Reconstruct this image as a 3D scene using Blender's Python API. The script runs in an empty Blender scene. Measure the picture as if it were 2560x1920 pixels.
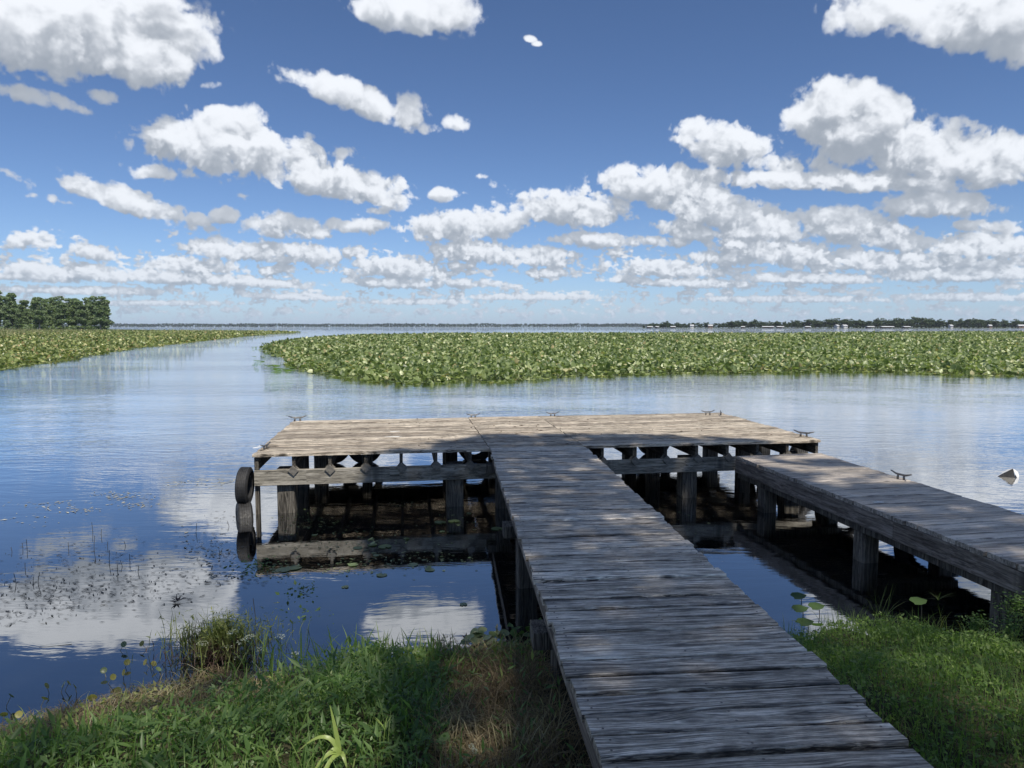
import bpy, math, random
import numpy as np
from math import radians as R, sin, cos, tan, atan2, pi
from mathutils import Vector, Matrix, Euler

SC = bpy.context.scene
COL = SC.collection
random.seed(7)
RNG = np.random.default_rng(11)

# ------------------------------------------------------------------ camera
F, CX, CY = 1775.0, 1280.0, 960.0            # focal length and centre for a 2560 x 1920 frame
CAMZ, PITCH = 2.30, math.atan(144 / 1775.0)
cd = bpy.data.cameras.new('camera'); cam = bpy.data.objects.new('camera', cd); COL.objects.link(cam)
cam.location = (0, 0, CAMZ); cam.rotation_euler = (pi / 2 - PITCH, 0, 0)
cd.sensor_width = 36; cd.lens = F / 2560 * 36; cd.clip_start = 0.05; cd.clip_end = 40000
SC.camera = cam

def ray(px, py):
    x, u = (px - CX) / F, (CY - py) / F
    return Vector((x, cos(PITCH) + u * sin(PITCH), -sin(PITCH) + u * cos(PITCH)))
def P(px, py, z=0.0):
    d = ray(px, py); t = (z - CAMZ) / d.z
    return Vector((d.x * t, d.y * t, z))
def PD(px, py, D):
    d = ray(px, py); t = D / d.y
    return Vector((d.x * t, d.y * t, CAMZ + d.z * t))
def azel(px, py):
    d = ray(px, py).normalized()
    return atan2(d.x, d.y), math.asin(d.z)

# ------------------------------------------------------------------ node helper
class NT:
    def __init__(s, tree): s.t = tree; s.n = tree.nodes; s.l = tree.links
    def _in(s, sock, v):
        if v is None: return
        if isinstance(v, bpy.types.NodeSocket): s.l.new(v, sock)
        elif isinstance(v, (tuple, list)) and len(v) == 3 and len(getattr(sock, 'default_value', (0, 0, 0))) == 4: sock.default_value = (*v, 1)
        else: sock.default_value = v
    def m(s, op, a=None, b=None, c=None, clamp=False):
        n = s.n.new('ShaderNodeMath'); n.operation = op; n.use_clamp = clamp
        for i, v in enumerate((a, b, c)): s._in(n.inputs[i], v)
        return n.outputs[0]
    def v(s, op, a=None, b=None, c=None, scale=None):
        n = s.n.new('ShaderNodeVectorMath'); n.operation = op
        s._in(n.inputs[0], a); s._in(n.inputs[1], b)
        if c is not None: s._in(n.inputs[2], c)
        if scale is not None: s._in(n.inputs['Scale'], scale)
        return n.outputs['Value'] if op in ('LENGTH', 'DOT_PRODUCT', 'DISTANCE') else n.outputs[0]
    def xyz(s, x=0.0, y=0.0, z=0.0):
        n = s.n.new('ShaderNodeCombineXYZ')
        for i, v in enumerate((x, y, z)): s._in(n.inputs[i], v)
        return n.outputs[0]
    def sep(s, v):
        n = s.n.new('ShaderNodeSeparateXYZ'); s._in(n.inputs[0], v); return n.outputs
    def noise(s, vec, scale=1.0, detail=4.0, rough=0.5, dist=0.0, dim='3D', color=False, lac=2.0):
        n = s.n.new('ShaderNodeTexNoise'); n.noise_dimensions = dim
        s._in(n.inputs['Vector'], vec); n.inputs['Scale'].default_value = scale; n.inputs['Detail'].default_value = detail
        n.inputs['Roughness'].default_value = rough; n.inputs['Distortion'].default_value = dist; n.inputs['Lacunarity'].default_value = lac
        return n.outputs['Color' if color else 'Fac']
    def vor(s, vec, scale=1.0, feature='F1', rand=1.0, out='Distance', smooth=None, dim='3D', detail=0):
        n = s.n.new('ShaderNodeTexVoronoi'); n.feature = feature; n.voronoi_dimensions = dim
        s._in(n.inputs['Vector'], vec); n.inputs['Scale'].default_value = scale; n.inputs['Randomness'].default_value = rand
        if detail: n.inputs['Detail'].default_value = detail
        if smooth is not None: n.inputs['Smoothness'].default_value = smooth
        return n.outputs[out]
    def ramp(s, f, stops, interp='LINEAR'):
        n = s.n.new('ShaderNodeValToRGB'); r = n.color_ramp; r.interpolation = interp
        while len(r.elements) > 1: r.elements.remove(r.elements[-1])
        for i, (p, c) in enumerate(stops):
            e = r.elements[0] if i == 0 else r.elements.new(p)
            e.position = p; e.color = (*c, 1) if isinstance(c, (tuple, list)) else (c, c, c, 1)
        s._in(n.inputs[0], f); return n.outputs[0]
    def mr(s, v, a, b, c=0.0, d=1.0, smooth=True):
        n = s.n.new('ShaderNodeMapRange'); n.interpolation_type = 'SMOOTHSTEP' if smooth else 'LINEAR'
        for i, k in enumerate((v, a, b, c, d)): s._in(n.inputs[i], k)
        return n.outputs[0]
    def mix(s, f, a, b, blend='MIX'):
        n = s.n.new('ShaderNodeMix'); n.data_type = 'RGBA'; n.blend_type = blend
        s._in(n.inputs[0], f); s._in(n.inputs[6], a); s._in(n.inputs[7], b); return n.outputs[2]
    def bump(s, h, strength=0.5, dist=0.01, normal=None):
        n = s.n.new('ShaderNodeBump'); n.inputs['Strength'].default_value = strength if not isinstance(strength, bpy.types.NodeSocket) else 1
        if isinstance(strength, bpy.types.NodeSocket): s.l.new(strength, n.inputs['Strength'])
        n.inputs['Distance'].default_value = dist; s._in(n.inputs['Height'], h)
        if normal is not None: s._in(n.inputs['Normal'], normal)
        return n.outputs[0]
    def node(s, typ, **kw):
        n = s.n.new(typ)
        for k, v in kw.items(): s._in(n.inputs[k], v)
        return n

# ------------------------------------------------------------------ sun, sky
SUN_EL = R(57); SUN_AZ = atan2(0.55, -1.0)         # behind the camera, a little to its right
SUNDIR = Vector((sin(SUN_AZ) * cos(SUN_EL), cos(SUN_AZ) * cos(SUN_EL), sin(SUN_EL)))
ld = bpy.data.lights.new('sun', 'SUN'); ld.energy = 4.0; ld.angle = R(0.53); ld.color = (1.0, 0.93, 0.82)
sun = bpy.data.objects.new('sun', ld); COL.objects.link(sun)
sun.rotation_euler = SUNDIR.to_track_quat('Z', 'Y').to_euler()

world = bpy.data.worlds.new('World'); SC.world = world; world.use_nodes = True
w = NT(world.node_tree); w.n.clear()

# --- clouds: a small volume of puffs is marched with the sun's direction, the result goes into the sky as a map of
#     (sunlit part, skylit part, cover) over azimuth and elevation
def tile_worley(n, cells, rng):
    ax = np.arange(n) / n * cells
    pts = rng.random((cells, cells, cells, 3)).astype(np.float32)
    X = ax.astype(np.float32); ci = np.floor(ax).astype(int)
    best = np.full((n, n, n), 9.0, np.float32)
    fx = (X - ci).astype(np.float32)
    for dxi in (-1, 0, 1):
        ix = (ci + dxi) % cells
        for dyi in (-1, 0, 1):
            iy = (ci + dyi) % cells
            for dzi in (-1, 0, 1):
                iz = (ci + dzi) % cells
                p = pts[np.ix_(ix, iy, iz)]
                d = (p[..., 0] + dxi - fx[:, None, None]) ** 2 + (p[..., 1] + dyi - fx[None, :, None]) ** 2 + (p[..., 2] + dzi - fx[None, None, :]) ** 2
                np.minimum(best, d, out=best)
    return 1 - np.sqrt(best)
def tile_gauss(shape, power, rng, lo=1.0, hi=1e9):
    k = np.sqrt(sum(np.square(g) for g in np.meshgrid(*[np.fft.fftfreq(s) * s for s in shape], indexing='ij')))
    amp = np.where((k >= lo) & (k < hi), 1 / np.maximum(k, 1) ** power, 0)
    f = np.fft.ifftn(np.fft.fftn(rng.standard_normal(shape)) * amp).real
    return (f / f.std()).astype(np.float32)
def upsample(T, m):
    n = T.shape[0]; k = np.arange(n * m) / m; i = np.floor(k).astype(int); f = (k - i).astype(np.float32)
    T = T[i % n] * (1 - f)[:, None] + T[(i + 1) % n] * f[:, None]
    return T[:, i % n] * (1 - f)[None] + T[:, (i + 1) % n] * f[None]

_rs = np.random.default_rng(5)
_NV = 96
_W = (0.66 * tile_worley(_NV, 6, _rs) + 0.25 * tile_worley(_NV, 12, _rs) + 0.09 * tile_worley(_NV, 24, _rs))
_W = ((_W - _W.mean()) / _W.std()).astype(np.float32)
_G2 = tile_gauss((512, 512), 1.7, _rs, 2)            # ragged, fine edges
_B2 = tile_gauss((512, 512), 1.5, _rs, 3, 60)        # layout of the small clouds
_X2 = tile_gauss((256, 256), 2.2, _rs, 2, 20); _Y2 = tile_gauss((256, 256), 2.2, _rs, 2, 20)

K = 2560 / 2212
HERO = [(130, 70, 270, 100, 4, 1.2), (300, 105, 125, 90, 22, 1.05), (310, 60, 90, 55, 0, 1.0), (90, 216, 105, 24, 15, .70), (228, 208, 50, 24, 10, .42),
     (500, 320, 185, 66, 8, 1.1), (505, 268, 72, 50, 0, 1.05), (430, 290, 110, 45, 0, 1), (350, 375, 95, 24, 5, .8), (700, 392, 180, 40, 13, 1.05), (775, 402, 105, 36, 9, 1), (600, 350, 150, 50, 6, .9),
     (760, 210, 165, 40, 20, 1.0), (880, 238, 50, 46, 20, 1.05), (990, 268, 34, 28, 10, .8), (900, 22, 165, 60, 8, .9), (1144, 84, 20, 10, 14, .48), (1160, 95, 14, 8, 0, .45),
     (290, 440, 155, 28, 18, 1), (400, 472, 60, 18, 10, .8), (488, 466, 34, 22, 10, .95), (740, 332, 24, 20, 0, .75), (40, 525, 32, 17, 15, .8), (100, 530, 28, 17, 0, .75),
     (2070, 30, 240, 82, 4, 1.2), (2190, 100, 90, 60, 20, .9), (1850, 270, 130, 92, 10, 1.25), (1980, 320, 140, 75, 16, 1.1), (2140, 350, 160, 62, 4, 1.05), (1580, 318, 120, 52, 14, 1.05),
     (1820, 392, 300, 26, 2, .9), (1700, 352, 110, 34, 5, .75), (1420, 405, 115, 46, 8, 1.05), (1520, 445, 110, 50, 14, 1.05), (1640, 490, 105, 48, 10, 1.0), (1480, 500, 90, 26, 6, .85), (1240, 452, 108, 42, 2, 1.05), (965, 424, 44, 19, 0, .9), (2040, 445, 130, 34, 2, 1),
     (985, 490, 95, 42, -4, 1), (1075, 478, 66, 40, 8, 1), (1030, 545, 110, 28, 4, .95), (1150, 558, 90, 22, 4, .9), (860, 582, 115, 26, 3, 1), (620, 492, 92, 30, 6, 1), (500, 540, 110, 26, 4, .95), (660, 548, 90, 28, 4, .95), (790, 490, 95, 19, 2, .85),
     (1830, 492, 105, 42, 6, 1.05), (1945, 520, 80, 32, 8, .95), (2130, 535, 120, 36, 2, 1.0), (1290, 520, 100, 19, 2, .95), (1680, 545, 150, 34, 6, .95), (1445, 522, 60, 16, 3, .85), (1430, 582, 130, 22, 3, .95), (200, 545, 70, 20, 8, .9), (150, 590, 210, 20, 3, .95), (380, 600, 200, 18, 2, .95), (1900, 565, 330, 24, 1, .9),
     (450, 185, 45, 16, 0, .55), (1035, 380, 18, 10, 0, .6), (1020, 420, 16, 9, 0, .6), (815, 456, 28, 12, 0, .7), (1505, 283, 70, 22, 0, .6),
     (180, 628, 230, 11, 1, .85), (560, 612, 120, 13, 3, .95), (640, 642, 150, 9, 2, .85), (1010, 612, 90, 13, 2, .85), (1180, 592, 60, 13, 2, .95), (1150, 642, 200, 9, 0, .8), (1500, 612, 150, 13, 2, .9), (1750, 602, 180, 15, 1, .9), (2070, 592, 190, 20, 0, .95),
     (1700, 646, 260, 9, 0, .8), (850, 612, 110, 14, 2, .9), (900, 652, 150, 8, 0, .75), (1350, 604, 60, 11, 2, .85), (2100, 642, 200, 11, 0, .85), (320, 656, 200, 8, 0, .75), (1180, 548, 70, 18, 4, .95), (1560, 560, 90, 18, 3, .9), (80, 600, 110, 14, 4, .9), (420, 575, 120, 20, 4, .95), (2140, 490, 90, 20, 3, .85), (1370, 380, 50, 14, 5, .7)]
OFF = [(-62, 20, 11, 5, 1), (-95, 14, 13, 4, 1), (-130, 25, 12, 6, 1), (-165, 16, 14, 4, 1), (62, 18, 12, 5, 1), (98, 24, 12, 6, 1), (140, 15, 14, 4, 1),
       (10, 42, 12, 4, .95), (-33, 46, 12, 5, 1), (45, 44, 10, 4, .9), (-100, 48, 16, 6, .9), (120, 50, 16, 6, .9), (172, 40, 14, 6, 1), (-22, 33, 9, 3, .95), (27, 34, 8, 3, .9)]

def cloud_map(az0, az1, el0, el1, ppd):
    W_, H_ = int((az1 - az0) * ppd), int((el1 - el0) * ppd)
    az_ = np.radians(az0 + (np.arange(W_) + .5) / ppd).astype(np.float32)[None, :]
    el_ = np.radians(el0 + (np.arange(H_) + .5) / ppd).astype(np.float32)[:, None]
    ppr = ppd * 180 / pi
    ez = np.maximum(el_, 0)
    Gl = 1.35 / (ez + 0.034)                                          # local scale: clouds shrink towards the horizon
    A = np.full((H_, W_), -2.0, np.float32); RD = np.full((H_, W_), .12, np.float32)
    hs = [(*azel(hx * K, hy * K), rx * K / F * 1.0, ry * K / F * .98, tl, wt, (hx * K, hy * K)) for hx, hy, rx, ry, tl, wt in HERO]
    hs += [(R(a), R(e), R(ra), R(re_), 4, wt, None) for a, e, ra, re_, wt in OFF]
    for a, e, rx, ry, tl, wt, pc in hs:
        m = 2.0 * max(rx, ry)
        i0, i1 = np.searchsorted(el_[:, 0], [e - m, e + m]); j0, j1 = np.searchsorted(az_[0], [a - m, a + m])
        if i1 <= i0 or j1 <= j0: continue
        if pc is None: dx_, dy_ = az_[:, j0:j1] - a, el_[i0:i1] - e
        else:                                                         # shape taken in the plane tangent to the view
            X3, Y3, Z3 = np.sin(az_[:, j0:j1]) * np.cos(el_[i0:i1]), np.cos(az_[:, j0:j1]) * np.cos(el_[i0:i1]), np.sin(el_[i0:i1])
            dep = np.maximum(Y3 * cos(PITCH) - Z3 * sin(PITCH), .05)
            dx_, dy_ = X3 / dep - (pc[0] - CX) / F, (Y3 * sin(PITCH) + Z3 * cos(PITCH)) / dep - (CY - pc[1]) / F
        c_, s_ = cos(R(tl)), sin(R(tl))                               # tilt: right end lower
        u_, v_ = dx_ * c_ - dy_ * s_, dx_ * s_ + dy_ * c_
        v_ = np.where(v_ < 0, v_ * 1.22, v_)
        d = .8 * wt - .75 * ((u_ / rx) ** 2 + (v_ / ry) ** 2)
        g = 1.35 / (max(e, 0) + .034)
        rd = min(max(.9 * ry * g + .25 * rx * g, .10), .42)
        Asub = A[i0:i1, j0:j1]; k_ = .25
        wgt = 1 / (1 + np.exp(-np.clip((d - Asub) / .15, -30, 30)))
        RD[i0:i1, j0:j1] = RD[i0:i1, j0:j1] * (1 - wgt) + rd * wgt
        h_ = np.clip(.5 + .5 * (d - Asub) / k_, 0, 1)
        A[i0:i1, j0:j1] = Asub * (1 - h_) + d * h_ + k_ * h_ * (1 - h_) * .5
    # layered, self similar lookups
    lev = np.log2(Gl / 3.0)[:, 0]
    layers = []
    for kk in range(0, 6):
        wk = np.clip(1 - np.abs(np.clip(lev, 0, 5) - kk), 0, 1)
        rows = np.nonzero(wk > 0)[0]
        if len(rows): layers.append((kk, rows[0], rows[-1] + 1, wk[rows[0]:rows[-1] + 1, None].astype(np.float32)))
    def look(T, u_, v_, per, off=0.0):
        n = T.shape[0]
        return T[(np.floor((v_ / per + off) * n).astype(np.int64)) % n, (np.floor((u_ / per + off * 1.7) * n).astype(np.int64)) % n]
    base = np.zeros((H_, W_), np.float32); edge = np.zeros((H_, W_), np.float32); idx = []
    for kk, r0, r1, wk in layers:
        g = 3.0 * 2 ** kk
        u_, v_ = az_ * g + kk * .37, (el_[r0:r1] + 0 * az_) * g + kk * .71
        wx, wy = look(_X2, u_, v_, 1.1, .1), look(_Y2, u_, v_, 1.1, .3)
        base[r0:r1] += wk * look(_B2, u_ + .02 * wx, v_ * 2.3, 4.4, .2)
        edge[r0:r1] += wk * look(_G2, u_, v_, .75, .4)
        uu, vv = u_ + .022 * wx + .003 * look(_G2, u_, v_, .5, .7), v_ + .022 * wy
        per = .62
        m = _NV * 4
        ii = (np.floor(vv / per * m).astype(np.int64) % m) * m + np.floor(uu / per * m).astype(np.int64) % m
        per2 = 1.7; u2, v2 = uu * .8 - vv * .6, uu * .6 + vv * .8
        jj = (np.floor(v2 / per2 * m).astype(np.int64) % m) * m + np.floor(u2 / per2 * m).astype(np.int64) % m
        per3 = .23; u3, v3 = uu * .94 + vv * .34, vv * .94 - uu * .34
        ll = (np.floor(v3 / per3 * m).astype(np.int64) % m) * m + np.floor(u3 / per3 * m).astype(np.int64) % m
        idx.append((r0, r1, wk, ii.astype(np.int32), jj.astype(np.int32), ll.astype(np.int32)))
    cover = np.clip(el_ / .01, 0, 1) * np.clip((.20 - el_) / .12, 0, 1)
    band = (base - .25) * (.10 + .50 * cover) + cover * .92 - .95
    wgt = 1 / (1 + np.exp(-np.clip((band - A) / .15, -30, 30)))
    RD = RD * (1 - wgt) + .17 * wgt
    h_ = np.clip(.5 + .5 * (band - A) / .25, 0, 1)
    A = A * (1 - h_) + band * h_ + .25 * h_ * (1 - h_) * .5
    NS, WH = 56, .46
    dw = 2 * WH / NS
    L = np.ones((H_, W_), np.float32); T = np.ones((H_, W_), np.float32); S = np.zeros_like(L); AM = np.zeros_like(L)
    lu, lv = SUNDIR.x / -SUNDIR.y * 1.2, SUNDIR.z / -SUNDIR.y * 1.9
    sy = (np.arange(H_)[:, None] + lv * dw / Gl * ppr)[:, 0]; iy = np.clip(np.floor(sy).astype(int), 0, H_ - 1); iy1 = np.minimum(iy + 1, H_ - 1); fy = (sy - np.floor(sy)).astype(np.float32)[:, None]
    sx = lu * dw / Gl[:, 0] * ppr
    sxm = float(np.median(sx)) if H_ else 0; jx = int(math.floor(sxm)); fx = sxm - jx
    path = math.sqrt(1 + lu * lu + lv * lv) * dw
    lowk = np.clip((5.0 / Gl) ** .6, .25, 1).astype(np.float32)
    SIG = 52.0
    N1 = np.zeros((H_, W_), np.float32)
    for s in range(NS):
        w_ = -WH + (s + .5) * dw
        z1 = (w_ / .62 * _NV) % _NV; i1_ = int(z1); f1 = z1 - i1_
        P1 = upsample(_W[i1_] * (1 - f1) + _W[(i1_ + 1) % _NV] * f1, 4).ravel()
        z2 = (w_ / 1.7 * _NV + 31) % _NV; i2_ = int(z2); f2 = z2 - i2_
        P2 = upsample(_W[i2_] * (1 - f2) + _W[(i2_ + 1) % _NV] * f2, 4).ravel()
        z3 = (w_ / .23 * _NV + 57) % _NV; i3_ = int(z3); f3 = z3 - i3_
        P3 = upsample(_W[i3_] * (1 - f3) + _W[(i3_ + 1) % _NV] * f3, 4).ravel()
        N1[:] = 0
        for r0, r1, wk, ii, jj, ll in idx:
            N1[r0:r1] += wk * (P1[ii] * .19 + P2[jj] * .26 + P3[ll] * .075)
        D = A - .06 - .75 * (w_ / RD) ** 2 + N1 + .15 * edge
        D = np.clip(D * 1.35, 0, 1)
        # the light moves one slice deeper, and scattered light fills back in
        L = L + (1 - L) * .05
        L = L[iy] * (1 - fy) + L[iy1] * fy
        L = np.roll(L, -jx, 1) * (1 - fx) + np.roll(L, -jx - 1, 1) * fx
        a_ = 1 - np.exp(-SIG * D * dw)
        q_ = T * a_
        S += q_ * (.66 * L + .34 * L ** .30)
        AM += q_
        T *= (1 - a_)
        L *= np.exp(-SIG * .55 * D * path * lowk)
    return np.stack([S, AM, 1 - T], -1)

def to_image(name, arr):
    h, w_, _ = arr.shape
    im = bpy.data.images.new(name, w_, h, alpha=False, float_buffer=True); im.colorspace_settings.name = 'Non-Color'
    buf = np.ones((h, w_, 4), np.float32); buf[..., :3] = arr
    im.pixels.foreach_set(buf.ravel()); im.update(); return im

tc = w.n.new('ShaderNodeTexCoord')
dx, dy, dz = w.sep(w.v('NORMALIZE', tc.outputs['Generated']))
el = w.m('ARCSINE', dz); az = w.m('ARCTAN2', dx, dy)
def panel(name, az0, az1, el0, el1, ppd):
    im = to_image(name, cloud_map(az0, az1, el0, el1, ppd))
    u_ = w.m('MULTIPLY_ADD', az, 1 / R(az1 - az0), -az0 / (az1 - az0)); v_ = w.m('MULTIPLY_ADD', el, 1 / R(el1 - el0), -el0 / (el1 - el0))
    t = w.n.new('ShaderNodeTexImage'); t.image = im; t.extension = 'EXTEND'; t.interpolation = 'Cubic' if az1 < 100 else 'Linear'
    w.l.new(w.xyz(u_, v_, 0), t.inputs[0]); return t.outputs[0]
FRONT = (-42, 42, -1, 44)
c_front = panel('clouds_front', *FRONT, 24)
c_all = panel('clouds_round', -180, 180, 0, 90, 4)
inside = w.m('MULTIPLY', w.mr(w.m('ABSOLUTE', az), R(40), R(42), 1, 0), w.mr(el, R(42), R(44), 1, 0))
cm = w.sep(w.mix(inside, c_all, c_front))
sky = w.n.new('ShaderNodeTexSky'); sky.sky_type = 'NISHITA'; sky.sun_disc = False
sky.sun_elevation = SUN_EL; sky.sun_rotation = SUN_AZ; sky.air_density = 0.7; sky.dust_density = 0.0; sky.ozone_density = 6.0
SKY_STRENGTH = 0.093
elp = w.m('MAXIMUM', el, 0)
# moist air low over the lake: the clear sky and the low clouds fade into it
hz = w.m('EXPONENT', w.m('MULTIPLY', elp, -1 / 0.052))
HZC = tuple(c / SKY_STRENGTH for c in (.32, .42, .55))
skyc = w.mix(w.m('MULTIPLY', hz, .95), w.v('MULTIPLY', sky.outputs[0], (.99, 1.0, 1.04)), HZC)
suncol = tuple(c / SKY_STRENGTH for c in (.63, .62, .61)); ambcol = tuple(c / SKY_STRENGTH for c in (.17, .205, .26))
cl = w.v('ADD', w.v('SCALE', suncol, scale=cm[0]), w.v('SCALE', ambcol, scale=cm[1]))
air = w.m('EXPONENT', w.m('DIVIDE', -0.024, w.m('MAXIMUM', w.m('ADD', elp, .008), .004)))     # how much of a cloud's own light gets through
cloudc = w.v('ADD', w.v('SCALE', cl, scale=air), w.v('SCALE', HZC, scale=w.m('MULTIPLY', w.m('SUBTRACT', 1.0, air), cm[2])))
mixc = w.v('ADD', w.v('SCALE', skyc, scale=w.m('SUBTRACT', 1.0, cm[2])), cloudc)
bg = w.n.new('ShaderNodeBackground'); bg.inputs['Strength'].default_value = SKY_STRENGTH
w.l.new(mixc, bg.inputs[0]); wo = w.n.new('ShaderNodeOutputWorld'); w.l.new(bg.outputs[0], wo.inputs[0])
world.cycles.sampling_method = 'MANUAL'; world.cycles.sample_map_resolution = 512

SC.view_settings.view_transform = 'Standard'; SC.view_settings.look = 'None'
SC.view_settings.gamma = 1; SC.view_settings.use_curve_mapping = False; SC.view_settings.exposure = 0.25
SC.render.engine = 'CYCLES'
SC.cycles.use_denoising = True
try: SC.cycles.denoiser = 'OPENIMAGEDENOISE'
except Exception: pass
SC.cycles.max_bounces = 7; SC.cycles.volume_bounces = 1; SC.cycles.transparent_max_bounces = 4
SC.cycles.caustics_reflective = False; SC.cycles.caustics_refractive = False
#@@SPLIT
# ------------------------------------------------------------------ object helpers
def tag(o, label=None, cat=None, group=None, kind=None):
    if label: o['label'] = label
    if cat: o['category'] = cat
    if group: o['group'] = group
    if kind: o['kind'] = kind
    return o
def empty(name, loc=(0, 0, 0), rz=0.0, **kw):
    o = bpy.data.objects.new(name, None); COL.objects.link(o); o.location = loc; o.rotation_euler = (0, 0, rz)
    o.empty_display_size = .1
    return tag(o, **kw)
def link(name, me, mat=None, parent=None, loc=(0, 0, 0), rot=(0, 0, 0), **kw):
    o = bpy.data.objects.new(name, me); COL.objects.link(o); o.location = loc; o.rotation_euler = rot
    if mat is not None and not me.materials:
        me.materials.append(mat)
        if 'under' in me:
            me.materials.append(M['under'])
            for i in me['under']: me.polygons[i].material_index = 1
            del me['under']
    if parent is not None: o.parent = parent
    return tag(o, **kw)
def mesh(name, verts, faces, smooth=False):
    me = bpy.data.meshes.new(name); me.from_pydata([tuple(v) for v in verts], [], faces); me.update()
    if smooth: me.polygons.foreach_set('use_smooth', [True] * len(me.polygons))
    return me
def npmesh(name, V, loops, sizes, smooth=False):
    """verts (n,3), flat loop index array, face sizes"""
    me = bpy.data.meshes.new(name); V = np.asarray(V, np.float32); loops = np.asarray(loops, np.int32); sizes = np.asarray(sizes, np.int32)
    me.vertices.add(len(V)); me.vertices.foreach_set('co', V.ravel())
    me.loops.add(len(loops)); me.loops.foreach_set('vertex_index', loops)
    me.polygons.add(len(sizes)); st = np.zeros(len(sizes), np.int32); st[1:] = np.cumsum(sizes)[:-1]
    me.polygons.foreach_set('loop_start', st); me.polygons.foreach_set('loop_total', sizes)
    if smooth: me.polygons.foreach_set('use_smooth', np.ones(len(sizes), bool))
    me.update(calc_edges=True); me.validate(); return me
class Bits:
    """collects many small pieces (all instances of vertex/face templates) into one mesh"""
    def __init__(s): s.V = []; s.L = []; s.S = []; s.n = 0
    def add(s, V, faces):                      # V (k, m, 3): k copies of an m vertex piece; faces: list of index tuples
        V = np.asarray(V, np.float32); k, m, _ = V.shape
        if k == 0: return
        off = s.n + np.arange(k)[:, None] * m
        for f in faces:
            s.L.append((len(f), (off + np.array(f)[None, :])))
        s.V.append(V.reshape(-1, 3)); s.n += k * m
    def build(s, name, mat, parent=None, smooth=False, **kw):
        loops = np.concatenate([l.ravel() for _, l in s.L]); sizes = np.concatenate([np.full(len(l), c) for c, l in s.L])
        return link(name, npmesh(name, np.concatenate(s.V), loops, sizes, smooth), mat, parent, **kw)

def box_mesh(name, sx, sy, sz, bev=0.004):
    """block centred on its origin with chamfered long edges"""
    hx, hy, hz, b = sx / 2, sy / 2, sz / 2, min(bev, sy / 4, sz / 4)
    prof = [(-hy + b, -hz), (hy - b, -hz), (hy, -hz + b), (hy, hz - b), (hy - b, hz), (-hy + b, hz), (-hy, hz - b), (-hy, -hz + b)]
    V = [(x, y, z) for x in (-hx, hx) for y, z in prof]
    Fc = [tuple(range(7, -1, -1)), tuple(range(8, 16))] + [(i, (i + 1) % 8, 8 + (i + 1) % 8, 8 + i) for i in range(8)]
    return mesh(name, V, Fc)
def plank_mesh(name, L, Wd, T, rng, seg=7, ragged=.006, wob=.0022, cup=.0015):
    """weathered board: wavering edges, slight cup and bow, rough ends; x along its length"""
    V = []; hw = Wd / 2
    ph = rng.uniform(0, 6, 4); tw = rng.normal(0, .0012)
    for i in range(seg + 1):
        t = i / seg; x = -L / 2 + L * t
        if i in (0, seg): x += rng.uniform(-ragged, ragged)
        el_, er_ = wob * sin(ph[0] + t * 9) + rng.normal(0, wob * .35), wob * sin(ph[1] + t * 8) + rng.normal(0, wob * .35)
        bz = .002 * sin(ph[2] + t * 5) + rng.normal(0, .0006); tz = tw * (t - .5) * 2
        sk = rng.uniform(-.003, .003) if i in (0, seg) else 0
        y0, y1 = -hw + el_, hw + er_
        V += [(x - sk, y0 + .001, bz - T), (x - sk, y0, bz - .005 - tz), (x - sk, y0 + .006, bz + cup - tz), (x, 0, bz), (x + sk, y1 - .006, bz + cup + tz), (x + sk, y1, bz - .005 + tz), (x + sk, y1 - .001, bz - T)]
    Fc = []
    for i in range(seg):
        a = i * 7; b = a + 7
        for k in range(7): Fc.append((a + k, a + (k + 1) % 7, b + (k + 1) % 7, b + k))
    Fc.append((6, 5, 4, 3, 2, 1, 0)); e = seg * 7; Fc.append(tuple(e + k for k in range(7)))
    Fc = [tuple(reversed(f)) for f in Fc]
    me = mesh(name, V, Fc)
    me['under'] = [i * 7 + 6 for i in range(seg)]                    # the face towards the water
    return me

def mat(name):
    m = bpy.data.materials.new(name); m.use_nodes = True; m.node_tree.nodes.clear()
    n = NT(m.node_tree); out = n.n.new('ShaderNodeOutputMaterial'); return m, n, out
def princ(n, out, **kw):
    p = n.n.new('ShaderNodeBsdfPrincipled')
    for k, v in kw.items(): n._in(p.inputs[k.replace('_', ' ')], v)
    n.l.new(p.outputs[0], out.inputs[0]); return p

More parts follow.
